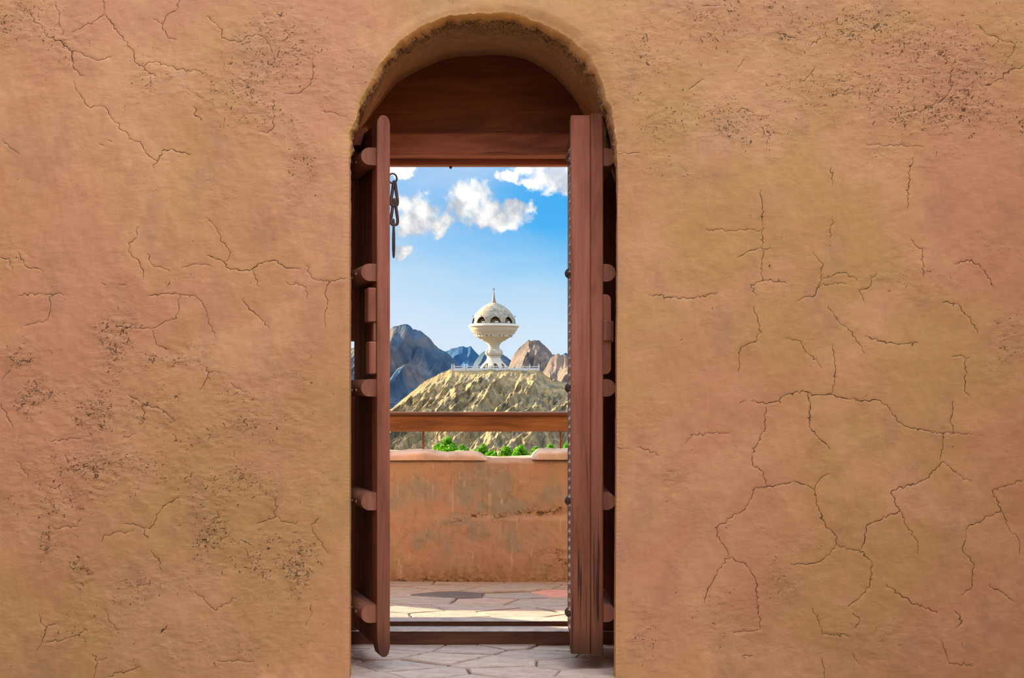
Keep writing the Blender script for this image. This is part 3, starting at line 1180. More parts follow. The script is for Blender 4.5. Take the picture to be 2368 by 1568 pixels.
def build_parapet():
    xs = np.concatenate([np.linspace(-1.9, -.78, 60)[:-1], np.linspace(-.78, .42, 640), np.linspace(.42, 1.5, 60)[1:]])
    nx, nz = len(xs), 260
    zs = np.linspace(0.0, PT, nz)
    X, Z = np.meshgrid(xs, zs)
    band = np.exp(-((Z - (.395 + .018 * np.sin(X * 5) + .012 * fbm(X * 6, Z * 0, 2, 5))) / .022) ** 2) * sstep(X, -.42, -.25)
    foot = np.exp(-((Z - .03) / .04) ** 2) * .6
    patch = np.exp(-(((X - .28) / .12) ** 2 + ((Z - .14) / .09) ** 2)) * .7 + np.exp(-(((X + .22) / .16) ** 2 + ((Z - .63) / .04) ** 2)) * .35
    rough = np.clip(np.maximum(np.maximum(band, foot), patch) * (.7 + .5 * fbm(X * 12, Z * 12, 2, 4)), 0, 1)
    h = fbm(X * 2.2, Z * 2.2, 3, 80) * .010 + fbm(X * 14, Z * 14, 3, 83) * .0025 + rough * fbm(X * 40, Z * 40, 3, 86) * .008
    h += sstep(Z, .40, .36) * .012 * sstep(X, -.5, -.2)
    top = np.clip((Z - PT + .03) / .03, 0, 1)
    # stains measured on the photograph: grey weathering and white drips
    PXg, PYg = CX + X * F / PY, HY - (Z - CZ) * F / PY
    wgx, wgy = fbm(X * 9, Z * 9, 3, 120) * 16, fbm(X * 9, Z * 5, 3, 127) * 16
    gray = np.zeros_like(X)
    for (cx, cy, rx, ry, st) in ((975, 1135, 45, 28, .8), (930, 1150, 40, 30, .6), (1110, 1100, 40, 35, .7), (1075, 1135, 45, 45, .75), (1150, 1120, 40, 40, .9), (1165, 1175, 60, 28, .85), (1200, 1180, 25, 16, .9),
                                 (1270, 1140, 40, 30, .7), (1060, 1205, 40, 14, .7), (1000, 1235, 50, 20, .5), (1105, 1225, 30, 25, .6), (1180, 1245, 25, 30, .6), (975, 1255, 25, 20, .6), (1035, 1260, 16, 40, .5), (1240, 1250, 40, 14, .3)):
        e = ((PXg + wgx - cx) / rx) ** 2 + ((PYg + wgy - cy) / ry) ** 2
        gray = np.maximum(gray, st * np.exp(-e * .8))
    gray *= .8 + .5 * fbm(X * 50, Z * 5, 3, 131)
    drip = np.zeros_like(X)
    rd_ = random.Random(9)
    dl = [(955, 1098, 1110, 1.6), (1062, 1090, 1108, 1.8), (920, 1115, 1150, 1.4), (1001, 1122, 1148, 1.6), (977, 1150, 1190, 1.6), (994, 1180, 1196, 1.4), (1047, 1112, 1190, 2.2), (1058, 1150, 1170, 1.4), (1073, 1112, 1126, 2.2),
          (1134, 1107, 1125, 2.0), (1133, 1140, 1170, 4.0), (1155, 1132, 1150, 4.0), (1160, 1150, 1166, 3.0), (1177, 1150, 1165, 2.6), (1001, 1068, 1085, 1.4), (1128, 1190, 1200, 1.6), (1205, 1110, 1118, 3.0), (1159, 1086, 1094, 4.0), (1038, 1120, 1160, 4.5)]
    for _ in range(22):
        a = rd_.uniform(905, 1310)
        t0 = rd_.choice((1205, 1225, 1280, 1295)) + rd_.uniform(-10, 15)
        dl.append((a, t0, t0 + rd_.uniform(12, 40), rd_.uniform(1.0, 2.2)))
    for (a, t0, t1_, w_) in dl:
        dd = np.exp(-((PXg - a - fbm(Z * 30, X * 0 + a, 2, 140) * 1.2) / w_) ** 2) * sstep(PYg, t0 - 3, t0 + 3) * sstep(PYg, t1_ + 3, t1_ - 3)
        drip = np.maximum(drip, dd * rd_.uniform(.5, .95))
    green = sstep(PYg, 1285, 1340) * np.clip(.55 + .6 * fbm(X * 26, Z * 3, 3, 150), 0, 1)
    Y = PY - h + top ** 2 * .03
    V = np.stack([X, Y, Z], -1).reshape(-1, 3)
    # carry the top back to the far side
    rows = [V]
    q = [grid_quads(nz, nx)]
    last = V[(nz - 1) * nx:]
    n = nz
    for t in (.25, .5, .75, 1.0):
        r = last.copy()
        r[:, 1] = last[:, 1] * (1 - t) + PB * t
        r[:, 2] = PT + .006 * fbm(r[:, 0] * 6, r[:, 1] * 20, 2, 90)
        rows.append(r)
    r = rows[-1].copy()
    r[:, 2] = -.30
    rows.append(r)
    V = np.concatenate(rows)
    nr = nz + 5
    ex = lambda a_: np.concatenate([np.clip(a_, 0, 1).ravel(), np.zeros(nx * 5)])
    o = mesh_np('wall_parapet', V, grid_quads(nr, nx), M_PARAPET, None, True, {'rough': ex(rough), 'gray': ex(gray), 'drip': ex(drip), 'green': ex(green)})
    tag(o, kind='structure')
    side = MB()
    side.box(-6.5, -1.9, PY, PB, -.3, PT)
    side.box(1.5, 6.5, PY, PB, -.3, PT)
    side.build('wall_run', M_PARAPET, o)

    # wavy pink coping on the left: top profile measured from the photograph
    def coping(name, prof, y0, y1, mat, drop, over):
        pr = np.array(prof, float)
        n = 420
        xx = np.linspace(pr[0, 0], pr[-1, 0], n)
        zz = np.interp(xx, pr[:, 0], pr[:, 1])
        kz = np.ones(7) / 7
        zz = np.convolve(np.pad(zz, 3, 'edge'), kz, 'valid')
        sec = 15
        vv = []
        for i in range(n):
            hgt = max(zz[i] - (PT - drop), .004)
            e = min(1.0, math.sqrt(max(0.0, min(i, n - 1 - i)) / 16.0) + .12)
            for j in range(sec):
                a = math.pi * j / (sec - 1)
                cyv = (y0 + y1) / 2
                ca, sa = math.cos(a), math.sin(a)
                se = lambda q, p: math.copysign(abs(q) ** p, q)
                yq = cyv - se(ca, .45) * ((y1 - y0) / 2) * (over * e + (1 - over))
                zq = PT - drop + hgt * abs(sa) ** .5 * (e if over else 1)
                vv.append((xx[i] + 0, yq, zq))
        vv = np.array(vv)
        nz1 = fbm(vv[:, 0] * 9, vv[:, 1] * 9 + vv[:, 2] * 14, 3, 96) * .006
        vv[:, 2] += nz1 * sstep(vv[:, 2], PT - drop, PT - drop + .02)
        vv[:, 1] += nz1 * .8
        qd = grid_quads(n, sec)
        return mesh_np(name, vv, qd, mat, o, True)
    Zc = 7.12
    pr = [(wx(px, Zc), wz(py, Zc)) for px, py in [(700, 1046), (820, 1046), (905, 1045), (935, 1043), (965, 1041), (990, 1042), (1010, 1046), (1030, 1048), (1052, 1047), (1070, 1045), (1090, 1045), (1102, 1047), (1112, 1052), (1120, 1058), (1126, 1062)]]
    pr = [(-1.9, pr[0][1])] + pr
    c1 = coping('coping', pr, PY - .012, PB - .06, M_COPING, .008, .0)
    c1['label'] = 'wavy pinkish plaster coping'
    pr = [(wx(px, Zc), wz(py, Zc)) for px, py in [(1229, 1050), (1234, 1042), (1245, 1040), (1270, 1039), (1300, 1040), (1340, 1040), (1500, 1041)]] + [(1.5, wz(1041, Zc))]
    c2 = coping('coping', pr, PY - .025, PB - .02, M_COPING2, .004, .3)
    c2['label'] = 'rounded grey coping block'
    c2.name = 'coping_block'


build_parapet()

# ------------------------------------------------------------------ door frame
fr = tag(empty('door_1', (-.18, YB, 0)), kind='structure')
FX = .18                                   # children are given in world x, shifted by the empty


def fbox(name, x0, x1, y0, y1, z0, z1, mat, bev=.006):
    return MB().box(x0 + FX, x1 + FX, y0 - YB, y1 - YB, z0, z1, bev).build(name, mat, fr)


fbox('lintel', -.76, .44, YB, YB + .11, 2.072, 2.165, M_FRAME_H, .010)
lb = fbox('lintel_rebate', -.70, .40, YB + .11, YB + .16, 2.046, 2.165, M_FRAME_H, .004)
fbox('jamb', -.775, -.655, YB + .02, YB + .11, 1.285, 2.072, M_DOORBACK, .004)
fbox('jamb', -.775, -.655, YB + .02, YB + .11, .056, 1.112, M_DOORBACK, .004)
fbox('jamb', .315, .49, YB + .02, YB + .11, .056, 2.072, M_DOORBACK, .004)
fbox('threshold', -.74, .44, YB, YB + .115, -.01, .054, M_SILL, .004)
t1 = fbox('threshold_top', -.74, .44, YB - .002, YB + .115, .054, .0565, M_SILLTOP, 0)
t1['label'] = 'threshold top painted as lit by the sky'
fbox('threshold_sill', -.74, .44, YB + .130, YB + .222, -.01, .0735, M_SILL, .003)
t2 = fbox('sill_top', -.74, .44, YB + .128, YB + .224, .0735, .0760, M_SILLTOP, 0)
t2['label'] = 'pale metal-edged top of the outer sill'
# small nail under the lintel
MB().lathe([(.001, -.012), (.006, -.008), (.007, 0)], 10, c=(wx(1042, 5.63) + FX, .135, 2.046)).build('nail', M_IRON, fr)


def tympanum():
    sel = (b_px[:, 1] < 420)
    p = np.stack([wx(b_px[sel, 0], YB), wz(b_px[sel, 1], YB)], 1)[::6]
    c = np.array([-.13, 2.1])
    p = c + (p - c) * 1.03
    p = p[p[:, 1] > 2.15]
    p = np.concatenate([[[p[0, 0], 2.15]], p, [[p[-1, 0], 2.15]]])
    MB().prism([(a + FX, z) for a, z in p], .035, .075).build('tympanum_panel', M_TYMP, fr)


tympanum()
# little end of the arch plate that shows at the left springing
MB().prism([(wx(a, 5.3) + FX, wz(z, 5.3)) for a, z in [(820, 342), (838, 342), (851, 300), (834, 304)]], -.26, -.14).build('bracing_block', M_FRAME_H, fr)

# ------------------------------------------------------------------ door leaves
BAT_Z = [1.975, 1.529, 1.085, .648, .2155]


def make_leaf(loc, rz, L, s, th, label):
    """x runs from the hinge to the free edge, y = s * something is the back (the battened side)"""
    e = empty('door_leaf', loc, rz)
    tag(e, label, 'door', 'pair of open door leaves')
    h = th / 2
    z0, z1 = .062, 2.134
    # three planks and the free-edge stile
    cuts = [0, .13, .26, L - .095]
    for a, b in zip(cuts[:-1], cuts[1:]):
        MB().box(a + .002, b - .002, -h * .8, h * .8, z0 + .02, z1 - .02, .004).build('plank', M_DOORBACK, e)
    if s < 0:
        # rounded head and foot
        n = 10
        poly = []
        for i in range(n + 1):
            t = math.pi * i / n
            poly.append((h * math.cos(t), z1 - .035 + .035 * math.sin(t)))
        w = h
        poly += [(-h, .12), (-h + .004, .085), (-h + .012, .056), (-h + .02, .050), (h - .016, .050), (h - .006, .060), (h, .085), (h, .12)]
        m = MB()
        m.prism(poly, L - .092, L, 'yz')
        m.build('edge_stile', M_DOOR, e, True)
    else:
        MB().box(L - .092, L, -h, h, z0, z1, .003).build('edge_stile', M_DOOR, e)
        MB().box(L - .085, L - .003, h + .001, h + .050, .049, 2.1425, .004).build('astragal', M_DOOR, e)
    # battens: half round, across the back
    dep = .098 if s > 0 else .060
    for i, z in enumerate(BAT_Z):
        n = 16
        poly = [(0.0, -.033), (0.0, .033)]
        hh = .0335
        flat = dep - hh
        pts = [(s * h, -hh)]
        for k in range(n + 1):
            t = -math.pi / 2 + math.pi * k / n
            pts.append((s * (h + flat + hh * math.cos(t)), hh * math.sin(t)))
        pts.append((s * h, hh))
        x1 = L - .012
        m = MB()
        m.prism(pts, .03, x1, 'yz')
        o = m.build('batten', M_ENDGRAIN, e, True)
        o.location = (0, 0, z)
        # nail heads along it
        for kx in (.12, .20, .29, .37):
            nm = MB().lathe([(.006, 0), (.005, .004), (.001, .006)], 8, 'y')
            q = nm.build('nail', M_NAIL, o)
            q.location = (kx, s * (h + dep - .002), random.uniform(-.01, .01))
            q.rotation_euler = (0, 0, 0 if s > 0 else math.pi)
    return e, h


Lx, Ly = -.643, 5.453
ang = math.atan2(5.0 - 5.453, -.494 + .643)
left, hl = make_leaf((Lx, Ly, 0), ang, .4776, -1, .050, 'left wooden door leaf, rounded top, iron chain hanging on its inner side')
right, hr = make_leaf((.2635, 5.47, 0), -math.pi / 2, .47, 1, .075, 'right wooden door leaf of two boards, thick edge with iron studs')

# latch blocks on the back of the left leaf
for zt, zb, d, xo in ((1.470, 1.338, .034, 0), (1.263, 1.138, .029, .0)):
    n = 8
    m = MB().box(.4776 - .075, .4776 - .006, -hl - d, -hl, zb, zt, .004)
    m.build('latch_block', M_FRAME_H if False else M_DOOR, left)
MB().box(.4776 - .055, .4776 - .012, -hl - .012, -hl, 1.263, 1.338, .003).build('latch_bar', M_ENDGRAIN, left)

# iron ring, two links and a pin on the inner face of the left leaf
ch = empty('latch_chain', (.4776 - .006, hl + .010, 0))
ch.parent = left


def ring_pts(c, rx, rz, n=20, ph=0, yk=0.0):
    return [(c[0] + yk * math.sin(2 * math.pi * i / n), c[1] + rx * math.cos(2 * math.pi * i / n), c[2] + rz * math.sin(2 * math.pi * i / n)) for i in range(n)]


zr = lambda y: float(wz(y, 5.02))
MB().tube(ring_pts((0, .002, zr(413)), .0165, .019), .0036, 8, True).build('ring', M_IRON, ch, True)


def link_pts(z0, z1, wid, cy):
    # drop-shaped link: narrow at the top, swelling at the foot
    pts = []
    n = 28
    for i in range(n):
        t = 2 * math.pi * i / n
        z = (z0 + z1) / 2 + (z0 - z1) / 2 * math.cos(t)
        f = (z0 - z) / (z0 - z1)
        w = wid * (.28 + .9 * f ** 2.0) * abs(math.sin(t)) ** .6
        pts.append((.002 * math.sin(t), cy + math.copysign(w, math.sin(t)), z))
    return pts


MB().tube(link_pts(zr(420), zr(476), .0165, .0085), .0062, 8, True).build('chain_link', M_IRON, ch, True)
MB().tube(link_pts(zr(461), zr(520), .0170, .0085), .0062, 8, True).build('chain_link', M_IRON, ch, True)
MB().tube([(0, .006, zr(y)) for y in (506, 512, 530, 550, 575, 590, 597)], [.003, .0045, .005, .0065, .0065, .005, .003], 8).build('pin', M_IRON, ch, True)

# right leaf: carved inner moulding, studs, hook, latch bar behind
LR = .47
m = MB()
zc = .16
while zc < 2.02:
    a = .0165
    for (x0, x1) in ((LR - .080, LR - .010),):
        xm = (x0 + x1) / 2
        y0 = -hr
        m.add([(x0, y0, zc), (x1, y0, zc), (xm, y0, zc - a), (xm, y0, zc + a), (x0 + .012, y0 - .008, zc), (x1 - .012, y0 - .008, zc)],
              [(0, 2, 4), (2, 1, 5), (2, 5, 4), (0, 4, 3), (3, 4, 5), (3, 5, 1)])
    zc += .0335
m.build('carved_moulding', M_CARVE, right)
for z in (1.529, 1.085, .648, .2155):
    q = MB().lathe([(.021, 0), (.0195, -.006), (.015, -.012), (.008, -.0165), (.001, -.018)], 16, 'y').build('stud', M_IRON, right, True)
    q.location = (LR - .045, -hr - .004, z)
MB().tube([(LR - .04, -hr + .004, 1.995), (LR - .04, -hr - .010, 1.993), (LR - .04, -hr - .016, 1.978), (LR - .04, -hr - .012, 1.962), (LR - .04, -hr + .003, 1.952)],
          [.003, .0035, .004, .004, .0035], 8).build('hook', M_IRON, right, True)


def stadium(y0, y1, z0, z1, r, n=8):
    p = []
    for (cy, cz, a0) in ((y1 - r, z1 - r, 0), (y0 + .002, z1 - .002, math.pi / 2), (y0 + .002, z0 + .002, math.pi), (y1 - r, z0 + r, 1.5 * math.pi)):
        rr_ = r if cy > y0 + .01 else .002
        for i in range(n + 1):
            a = a0 + math.pi / 2 * i / n
            p.append((cy + rr_ * math.cos(a), cz + rr_ * math.sin(a)))
    return p


MB().prism(stadium(hr + .0, hr + .080, 1.138, 1.446, .022), LR - .060, LR - .008, 'yz').build('latch_bar', M_DOOR, right, True)
MB().box(LR - .050, LR + .004, hr + .052, hr + .082, 1.266, 1.345, .003).box(LR - .062, LR - .004, hr + .052, hr + .090, 1.262, 1.342, .003).build('latch_keeper', M_ENDGRAIN, right)

# ------------------------------------------------------------------ railing on the parapet
RY = 7.30
rl = tag(empty('railing', (0, RY, PT)), 'wooden railing on thin iron posts along the pale terrace parapet', 'railing')
zt, zm, zb = wz(953, RY) - PT, wz(961, RY) - PT, wz(998, RY) - PT
MB().box(-2.6, 2.4, -.02, .075, zb, zm, .006).build('rail_board', M_RAIL, rl)
MB().box(-2.6, 2.4, -.035, .09, zm, zt, .006).build('rail_cap', M_SILL, rl)
for px in (979, 1296, 662, 1613):
    xx = float(wx(px, RY + .03))
    MB().box(xx - .006, xx + .006, .02, .04, 0, zb, 0).build('post', M_POST, rl)


# ------------------------------------------------------------------ rocky relief beyond
def curtain(name, sil, Yc, zbase, Yb, px_rng, fine, mat, amp, fx, seed, nv=110, skew=.3, power=.75, step=None, keep=.25, back=60, kind='structure', detail=1.0, tf=.10):
    sil = np.array(sil, float)
    pxs = np.unique(np.concatenate([np.arange(px_rng[0], px_rng[1], 6.0), np.arange(fine[0], fine[1], 1.25)]))
    crest_px = np.interp(pxs, sil[:, 0], sil[:, 1])
    crest_px = crest_px + fbm(pxs / 9, pxs * 0 + seed, 3, seed) * 1.3
    xc = wx(pxs, Yc)
    zc = wz(crest_px, Yc)
    v = np.linspace(0, 1, nv) ** 1.15
    U, V = np.meshgrid(xc, v)
    Z0 = np.meshgrid(zc, v)[0]
    prof = V ** power
    Zs = Z0 + (zbase - Z0) * prof
    Ys = Yc + (Yb - Yc) * V
    if step is not None:
        sx0, zst, dep = step
        Ys = Ys - dep * sstep(Zs, zst + .6, zst - .3) * sstep(U, wx(sx0 - 60, Yc), wx(sx0, Yc))
    T = (Yc - Yb) * V
    ph = U + skew * T * 1.0
    n = ridged(ph * fx, T * fx * tf, 3, seed, .5) - 1.0
    n2 = ridged(ph * fx * 3.1 + 5, T * fx * tf * 3.4, 3, seed + 9, .55) - 1.0
    n3 = fbm(U * fx * 11, T * fx * tf * 16, 2, seed + 17)
    n4 = ridged(ph * fx * 7.5 + 3, T * fx * tf * 7, 2, seed + 23, .6) - 1.0
    d = amp * (n * 1.0 + n2 * .42 * detail + n4 * .17 * detail + n3 * .16 * detail)
    grow = keep + (1 - keep) * sstep(V, 0.0, .22)
    d = d * grow
    d = d - d[:1] * 0
    nrm_y, nrm_z = -.80, .45
    Yd = Ys + nrm_y * d
    Zd = Zs + nrm_z * d * sstep(V, 0, .06)
    Xd = U + .25 * d * sstep(V, 0, .1) * n2
    P = np.stack([Xd, Yd, Zd], -1)
    # far side falls away
    bk = []
    for t in (1.0, .6, .3, .1):
        r = P[0].copy()
        r[:, 1] += back * t
        r[:, 2] += (zbase - r[:, 2]) * t ** 1.6
        bk.append(r)
    P = np.concatenate([np.array(bk), P])
    o = mesh_np(name, P.reshape(-1, 3), grid_quads(P.shape[0], P.shape[1], flip=True), mat, None, False)
    return o


GZ = -12.0
HILL_SIL = [(300, 990), (600, 985), (800, 975), (860, 965), (905, 946), (930, 925), (948, 910), (965, 896), (982, 881), (1000, 873), (1020, 862), (1040, 854), (1062, 852), (1120, 852), (1240, 852),
            (1252, 858), (1262, 868), (1278, 879), (1300, 884), (1330, 887), (1420, 892), (1560, 905), (1800, 950), (2100, 985)]
hill = curtain('rocky_hill', HILL_SIL, 388, GZ - 1, 255, (300, 2100), (870, 1345), M_HILL, 6.0, 1 / 15.0, 31, 190, .13, .70, (1075, float(wz(888, 378)), 5.0), .12, 70, detail=1.3, tf=.07)
tag(hill, 'craggy ochre hill carrying the white domed monument', 'hill', kind='structure')
# flat top of the hill behind its crest
mb = MB()
Zp = float(wz(853, 388)) - .15
Zp -= .35
mb.prism([(wx(1040, 388), 390.5), (wx(1050, 388), 389.5), (wx(1240, 388), 389.5), (wx(1250, 388), 392), (wx(1250, 388), 416), (wx(1044, 388), 416)], Zp - 8, Zp + .15, 'xy')
mb.build('hilltop_terrace', M_HILL, hill)

m1 = curtain('mountain', [(200, 860), (420, 830), (600, 822), (720, 812), (812, 806), (860, 790), (895, 770), (902, 762), (908, 756), (927, 751), (939, 749), (949, 753), (955, 761), (972, 764), (982, 773), (996, 785),
                          (1004, 796), (1016, 806), (1033, 815), (1048, 830), (1064, 845), (1090, 880), (1130, 920)], 620, GZ - 2, 470, (200, 1130), (790, 1080), M_MT_SHADED, 22, 1 / 58., 3, 120, .16, .8, None, .12, 150)
tag(m1, 'large blue-shaded mountain left of the monument, highest at its left', 'mountain', kind='structure')
m3 = curtain('mountain', [(1060, 900), (1094, 845), (1108, 821), (1123, 811), (1141, 805), (1159, 816), (1168, 823), (1176, 828), (1184, 836), (1200, 850), (1240, 890)], 830, GZ - 2, 700, (1060, 1240), (1070, 1235), M_MT_SHADED, 16, 1 / 50., 8, 80, .12, .8, None, .1, 120)
tag(m3, 'small pointed mountain right behind the foot of the white monument', 'mountain', kind='structure')
m2 = curtain('mountain', [(900, 850), (1000, 825), (1033, 811), (1049, 806), (1060, 803), (1070, 801), (1078, 803), (1089, 801), (1094, 807), (1106, 820), (1115, 832), (1150, 860), (1250, 900)], 1250, GZ - 2, 1000, (900, 1250), (1000, 1160), M_MT_HAZE, 18, 1 / 80., 14, 80, .1, .8, None, .1, 160)
tag(m2, 'deep blue distant ridge between left mountain and monument', 'mountain', kind='structure')
m4 = curtain('mountain', [(1150, 900), (1176, 850), (1183, 832), (1190, 818), (1200, 805), (1212, 795), (1223, 786), (1229, 789), (1236, 786), (1245, 787), (1255, 795), (1268, 807), (1276, 818), (1284, 836), (1300, 862), (1330, 910)], 640, GZ - 2, 520, (1150, 1330), (1160, 1330), M_MT_BROWN, 15, 1 / 46., 22, 100, .06, .75, None, .12, 120)
tag(m4, 'brown rounded peak right of the monument, shaded right flank', 'mountain', kind='structure')
m5 = curtain('mountain', [(1230, 900), (1262, 850), (1275, 826), (1284, 821), (1292, 818), (1300, 823), (1306, 820), (1318, 824), (1345, 812), (1400, 806), (1480, 820), (1600, 815), (1800, 840), (2100, 870)], 590, GZ - 2, 470, (1230, 2100), (1240, 1345), M_MT_BROWN, 15, 1 / 44., 27, 100, .14, .8, None, .12, 120)
tag(m5, 'pinkish brown ridge at the right edge of the doorway view', 'mountain', kind='structure')
m6 = curtain('mountain', [(1240, 900), (1270, 825), (1280, 819), (1292, 824), (1302, 819), (1308, 816), (1316, 821), (1360, 830), (1500, 850)], 900, GZ - 2, 760, (1240, 1500), (1250, 1345), M_MT_HAZE, 14, 1 / 60., 35, 70, .12, .8, None, .1, 120)
tag(m6, 'blue jagged ridge peeping above the pinkish right ridge', 'mountain', kind='structure')

# pale weathered outcrop on the ledge of the hill
rb = np.random.default_rng(3)
bmv = MB()
bmv.lathe([(.05, 1.7), (.5, 1.45), (.75, .8), (.9, .2), (.7, -.6)], 10)
bmv.v = [(x + rb.normal() * .13, y + rb.normal() * .13, z + rb.normal() * .15) for x, y, z in bmv.v]
po = bmv.build('pale_boulder', M_BOULDER)
po.location = (wx(1127, 371), 371, float(wz(891, 371)) + .2)
tag(po, 'small pale boulder on the hill ledge below the monument', 'rock')

mb = MB()
mb.box(-2600, 2600, -300, 3000, GZ - 1, GZ)
tag(mb.build('ground', M_HILL), kind='structure')

# ------------------------------------------------------------------ the monument
TY, TXP = 400.0, 1142.0
S = TY / F                                  # metres per picture unit at the monument
base_px = 853.5
tw = tag(empty('domed_monument', (wx(TXP, TY), TY, wz(base_px, TY))), 'white bowl-shaped monument with arched dome and spire on the ochre hill', 'monument')
cz_ = lambda c: (base_px - (650 + c / 7.129)) * S        # rows of the close-up crop -> metres above the base
cr_ = lambda c: c / 7.129 * S


def surf_rev(prof, nth, narch, arch_z, arch_h, half_w, phase, name, mat, thick):
    """surface of revolution with a ring of arched openings"""
    pr = np.array(prof, float)
    k = np.linspace(0, len(pr) - 1, 150)
    zz = np.interp(k, np.arange(len(pr)), pr[:, 1])
    rr2 = np.interp(k, np.arange(len(pr)), pr[:, 0])
    th = np.linspace(0, 2 * np.pi, nth + 1)
    T, Zq = np.meshgrid(th, zz)
    Rq = np.meshgrid(th, rr2)[1]
    V = np.stack([Rq * np.sin(T), -Rq * np.cos(T), Zq], -1).reshape(-1, 3)
    q = grid_quads(len(zz), nth + 1)
    tc = T.ravel()[q].mean(1)
    zc2 = Zq.ravel()[q].mean(1)
    per = 2 * np.pi / narch
    dt = (tc - phase + per / 2) % per - per / 2
    inside = (zc2 < arch_z + arch_h) & (zc2 > arch_z - .01) & ((dt / half_w) ** 2 + (np.clip(zc2 - arch_z, 0, None) / arch_h) ** 2 < 1)
    o = mesh_np(name, V, q[~inside], mat, tw, True)
    md = o.modifiers.new('thickness', 'SOLIDIFY')
    md.thickness = thick
    md.offset = -1
    return o


ARCH_N = 9
dome_prof = [(cr_(362), cz_(722)), (cr_(363), cz_(700)), (cr_(362), cz_(680)), (cr_(355), cz_(650)), (cr_(344), cz_(615)), (cr_(326), cz_(580)), (cr_(300), cz_(540)), (cr_(265), cz_(497)), (cr_(222), cz_(455)),
             (cr_(172), cz_(418)), (cr_(120), cz_(388)), (cr_(72), cz_(366)), (cr_(36), cz_(354)), (cr_(8), cz_(346))]
surf_rev(dome_prof, 450, ARCH_N, cz_(706), cz_(600) - cz_(706), math.radians(14.0), math.radians(5), 'dome', M_DOME, .35)
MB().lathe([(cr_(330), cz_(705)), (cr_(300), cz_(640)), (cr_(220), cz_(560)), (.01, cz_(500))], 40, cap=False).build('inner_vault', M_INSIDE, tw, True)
# bowl
bowl = [(cr_(360), cz_(716)), (cr_(385), cz_(722)), (cr_(404), cz_(716)), (cr_(420), cz_(742)), (cr_(421), cz_(752)), (cr_(398), cz_(768)), (cr_(390), cz_(792)), (cr_(372), cz_(826)), (cr_(352), cz_(840)),
        (cr_(344), cz_(858)), (cr_(326), cz_(872)), (cr_(322), cz_(888)), (cr_(306), cz_(900)), (cr_(302), cz_(922)), (cr_(244), cz_(936)), (cr_(238), cz_(950)), (cr_(205), cz_(962)), (cr_(200), cz_(976)),
        (cr_(160), cz_(992)), (cr_(126), cz_(1012)), (cr_(104), cz_(1040)), (cr_(92), cz_(1070)), (cr_(88), cz_(1092))]
MB().lathe(bowl, 96).build('bowl', M_WHITE, tw, True)
neck = [(cr_(88), cz_(1092)), (cr_(96), cz_(1098)), (cr_(97), cz_(1112)), (cr_(92), cz_(1116)), (cr_(112), cz_(1128)), (cr_(134), cz_(1152)), (cr_(142), cz_(1182)), (cr_(134), cz_(1212)), (cr_(112), cz_(1232)),
        (cr_(106), cz_(1236)), (cr_(118), cz_(1242)), (cr_(118), cz_(1252)), (cr_(106), cz_(1256)), (cr_(108), cz_(1290)), (cr_(104), cz_(1450))]
MB().lathe(neck, 64).build('stem', M_WHITE, tw, True)
# vertical flutes on the knop, each a slim rib
for i in range(12):
    a = 2 * math.pi * i / 12 + .1
    pts = [(cr_(r_) * math.cos(a), cr_(r_) * math.sin(a), cz_(c_)) for r_, c_ in ((112, 1128), (135, 1152), (144, 1182), (135, 1212), (112, 1232))]
    MB().tube(pts, .16, 6).build('rib', M_WHITE, tw, True)
foot = [(cr_(232), cz_(1450)), (cr_(230), cz_(1425)), (cr_(214), cz_(1398)), (cr_(186), cz_(1370)), (cr_(156), cz_(1342)), (cr_(132), cz_(1312)), (cr_(116), cz_(1282)), (cr_(108), cz_(1254))]
surf_rev(foot, 360, 8, cz_(1450), cz_(1352) - cz_(1450), math.radians(15), math.radians(-38), 'flared_foot', M_WHITE, .4)
MB().lathe([(cr_(44), cz_(352)), (cr_(30), cz_(330)), (cr_(22), cz_(300)), (cr_(14), cz_(250)), (cr_(8), cz_(190)), (cr_(5), cz_(146))], 20).build('spire', M_SPIRE, tw, True)
for sx in (-1, 1):
    MB().tube([(sx * cr_(1), 0, cz_(148)), (sx * cr_(12), 0, cz_(136)), (sx * cr_(15), 0, cz_(124)), (sx * cr_(10), 0, cz_(112))], [.09, .10, .11, .07], 6).build('crescent_horn', M_SPIRE, tw, True)
for i in range(ARCH_N):
    a = math.radians(5) + 2 * math.pi * i / ARCH_N
    r = cr_(352)
    q = MB().lathe([(.02, -.2), (.14, -.12), (.17, 0), (.14, .12), (.02, .2)], 10).build('lamp', M_IRON, tw, True)
    q.location = (r * math.sin(a), -r * math.cos(a), cz_(584))
    # white balcony panel low in each arch
    b2 = a + math.radians(4)
    r2 = cr_(322)
    q = MB().box(-.55, .55, -.08, .08, 0, .55).build('balcony_panel', M_WHITEPAINT, tw)
    q.location = (r2 * math.sin(b2), -r2 * math.cos(b2), cz_(706))
    q.rotation_euler = (0, 0, b2)
for i in range(18):
    a = math.radians(-4.5) + 2 * math.pi * i / 18 + (math.radians(3.5) if i % 2 else math.radians(-3.5))
    q = MB().lathe([(.01, -.06), (.2, -.04), (.2, .12)], 10, 'y').build('porthole', M_IRON, tw)
    q.location = (cr_(306) * math.sin(a), -cr_(306) * math.cos(a), cz_(908))
    q.rotation_euler = (0, 0, a)
for i in range(48):
    a = 2 * math.pi * i / 48
    q = MB().box(-.10, .10, -.14, .14, -.13, .13).build('bead', M_WHITE, tw)
    q.location = (cr_(344) * math.sin(a), -cr_(344) * math.cos(a), cz_(862))
    q.rotation_euler = (0, 0, a)

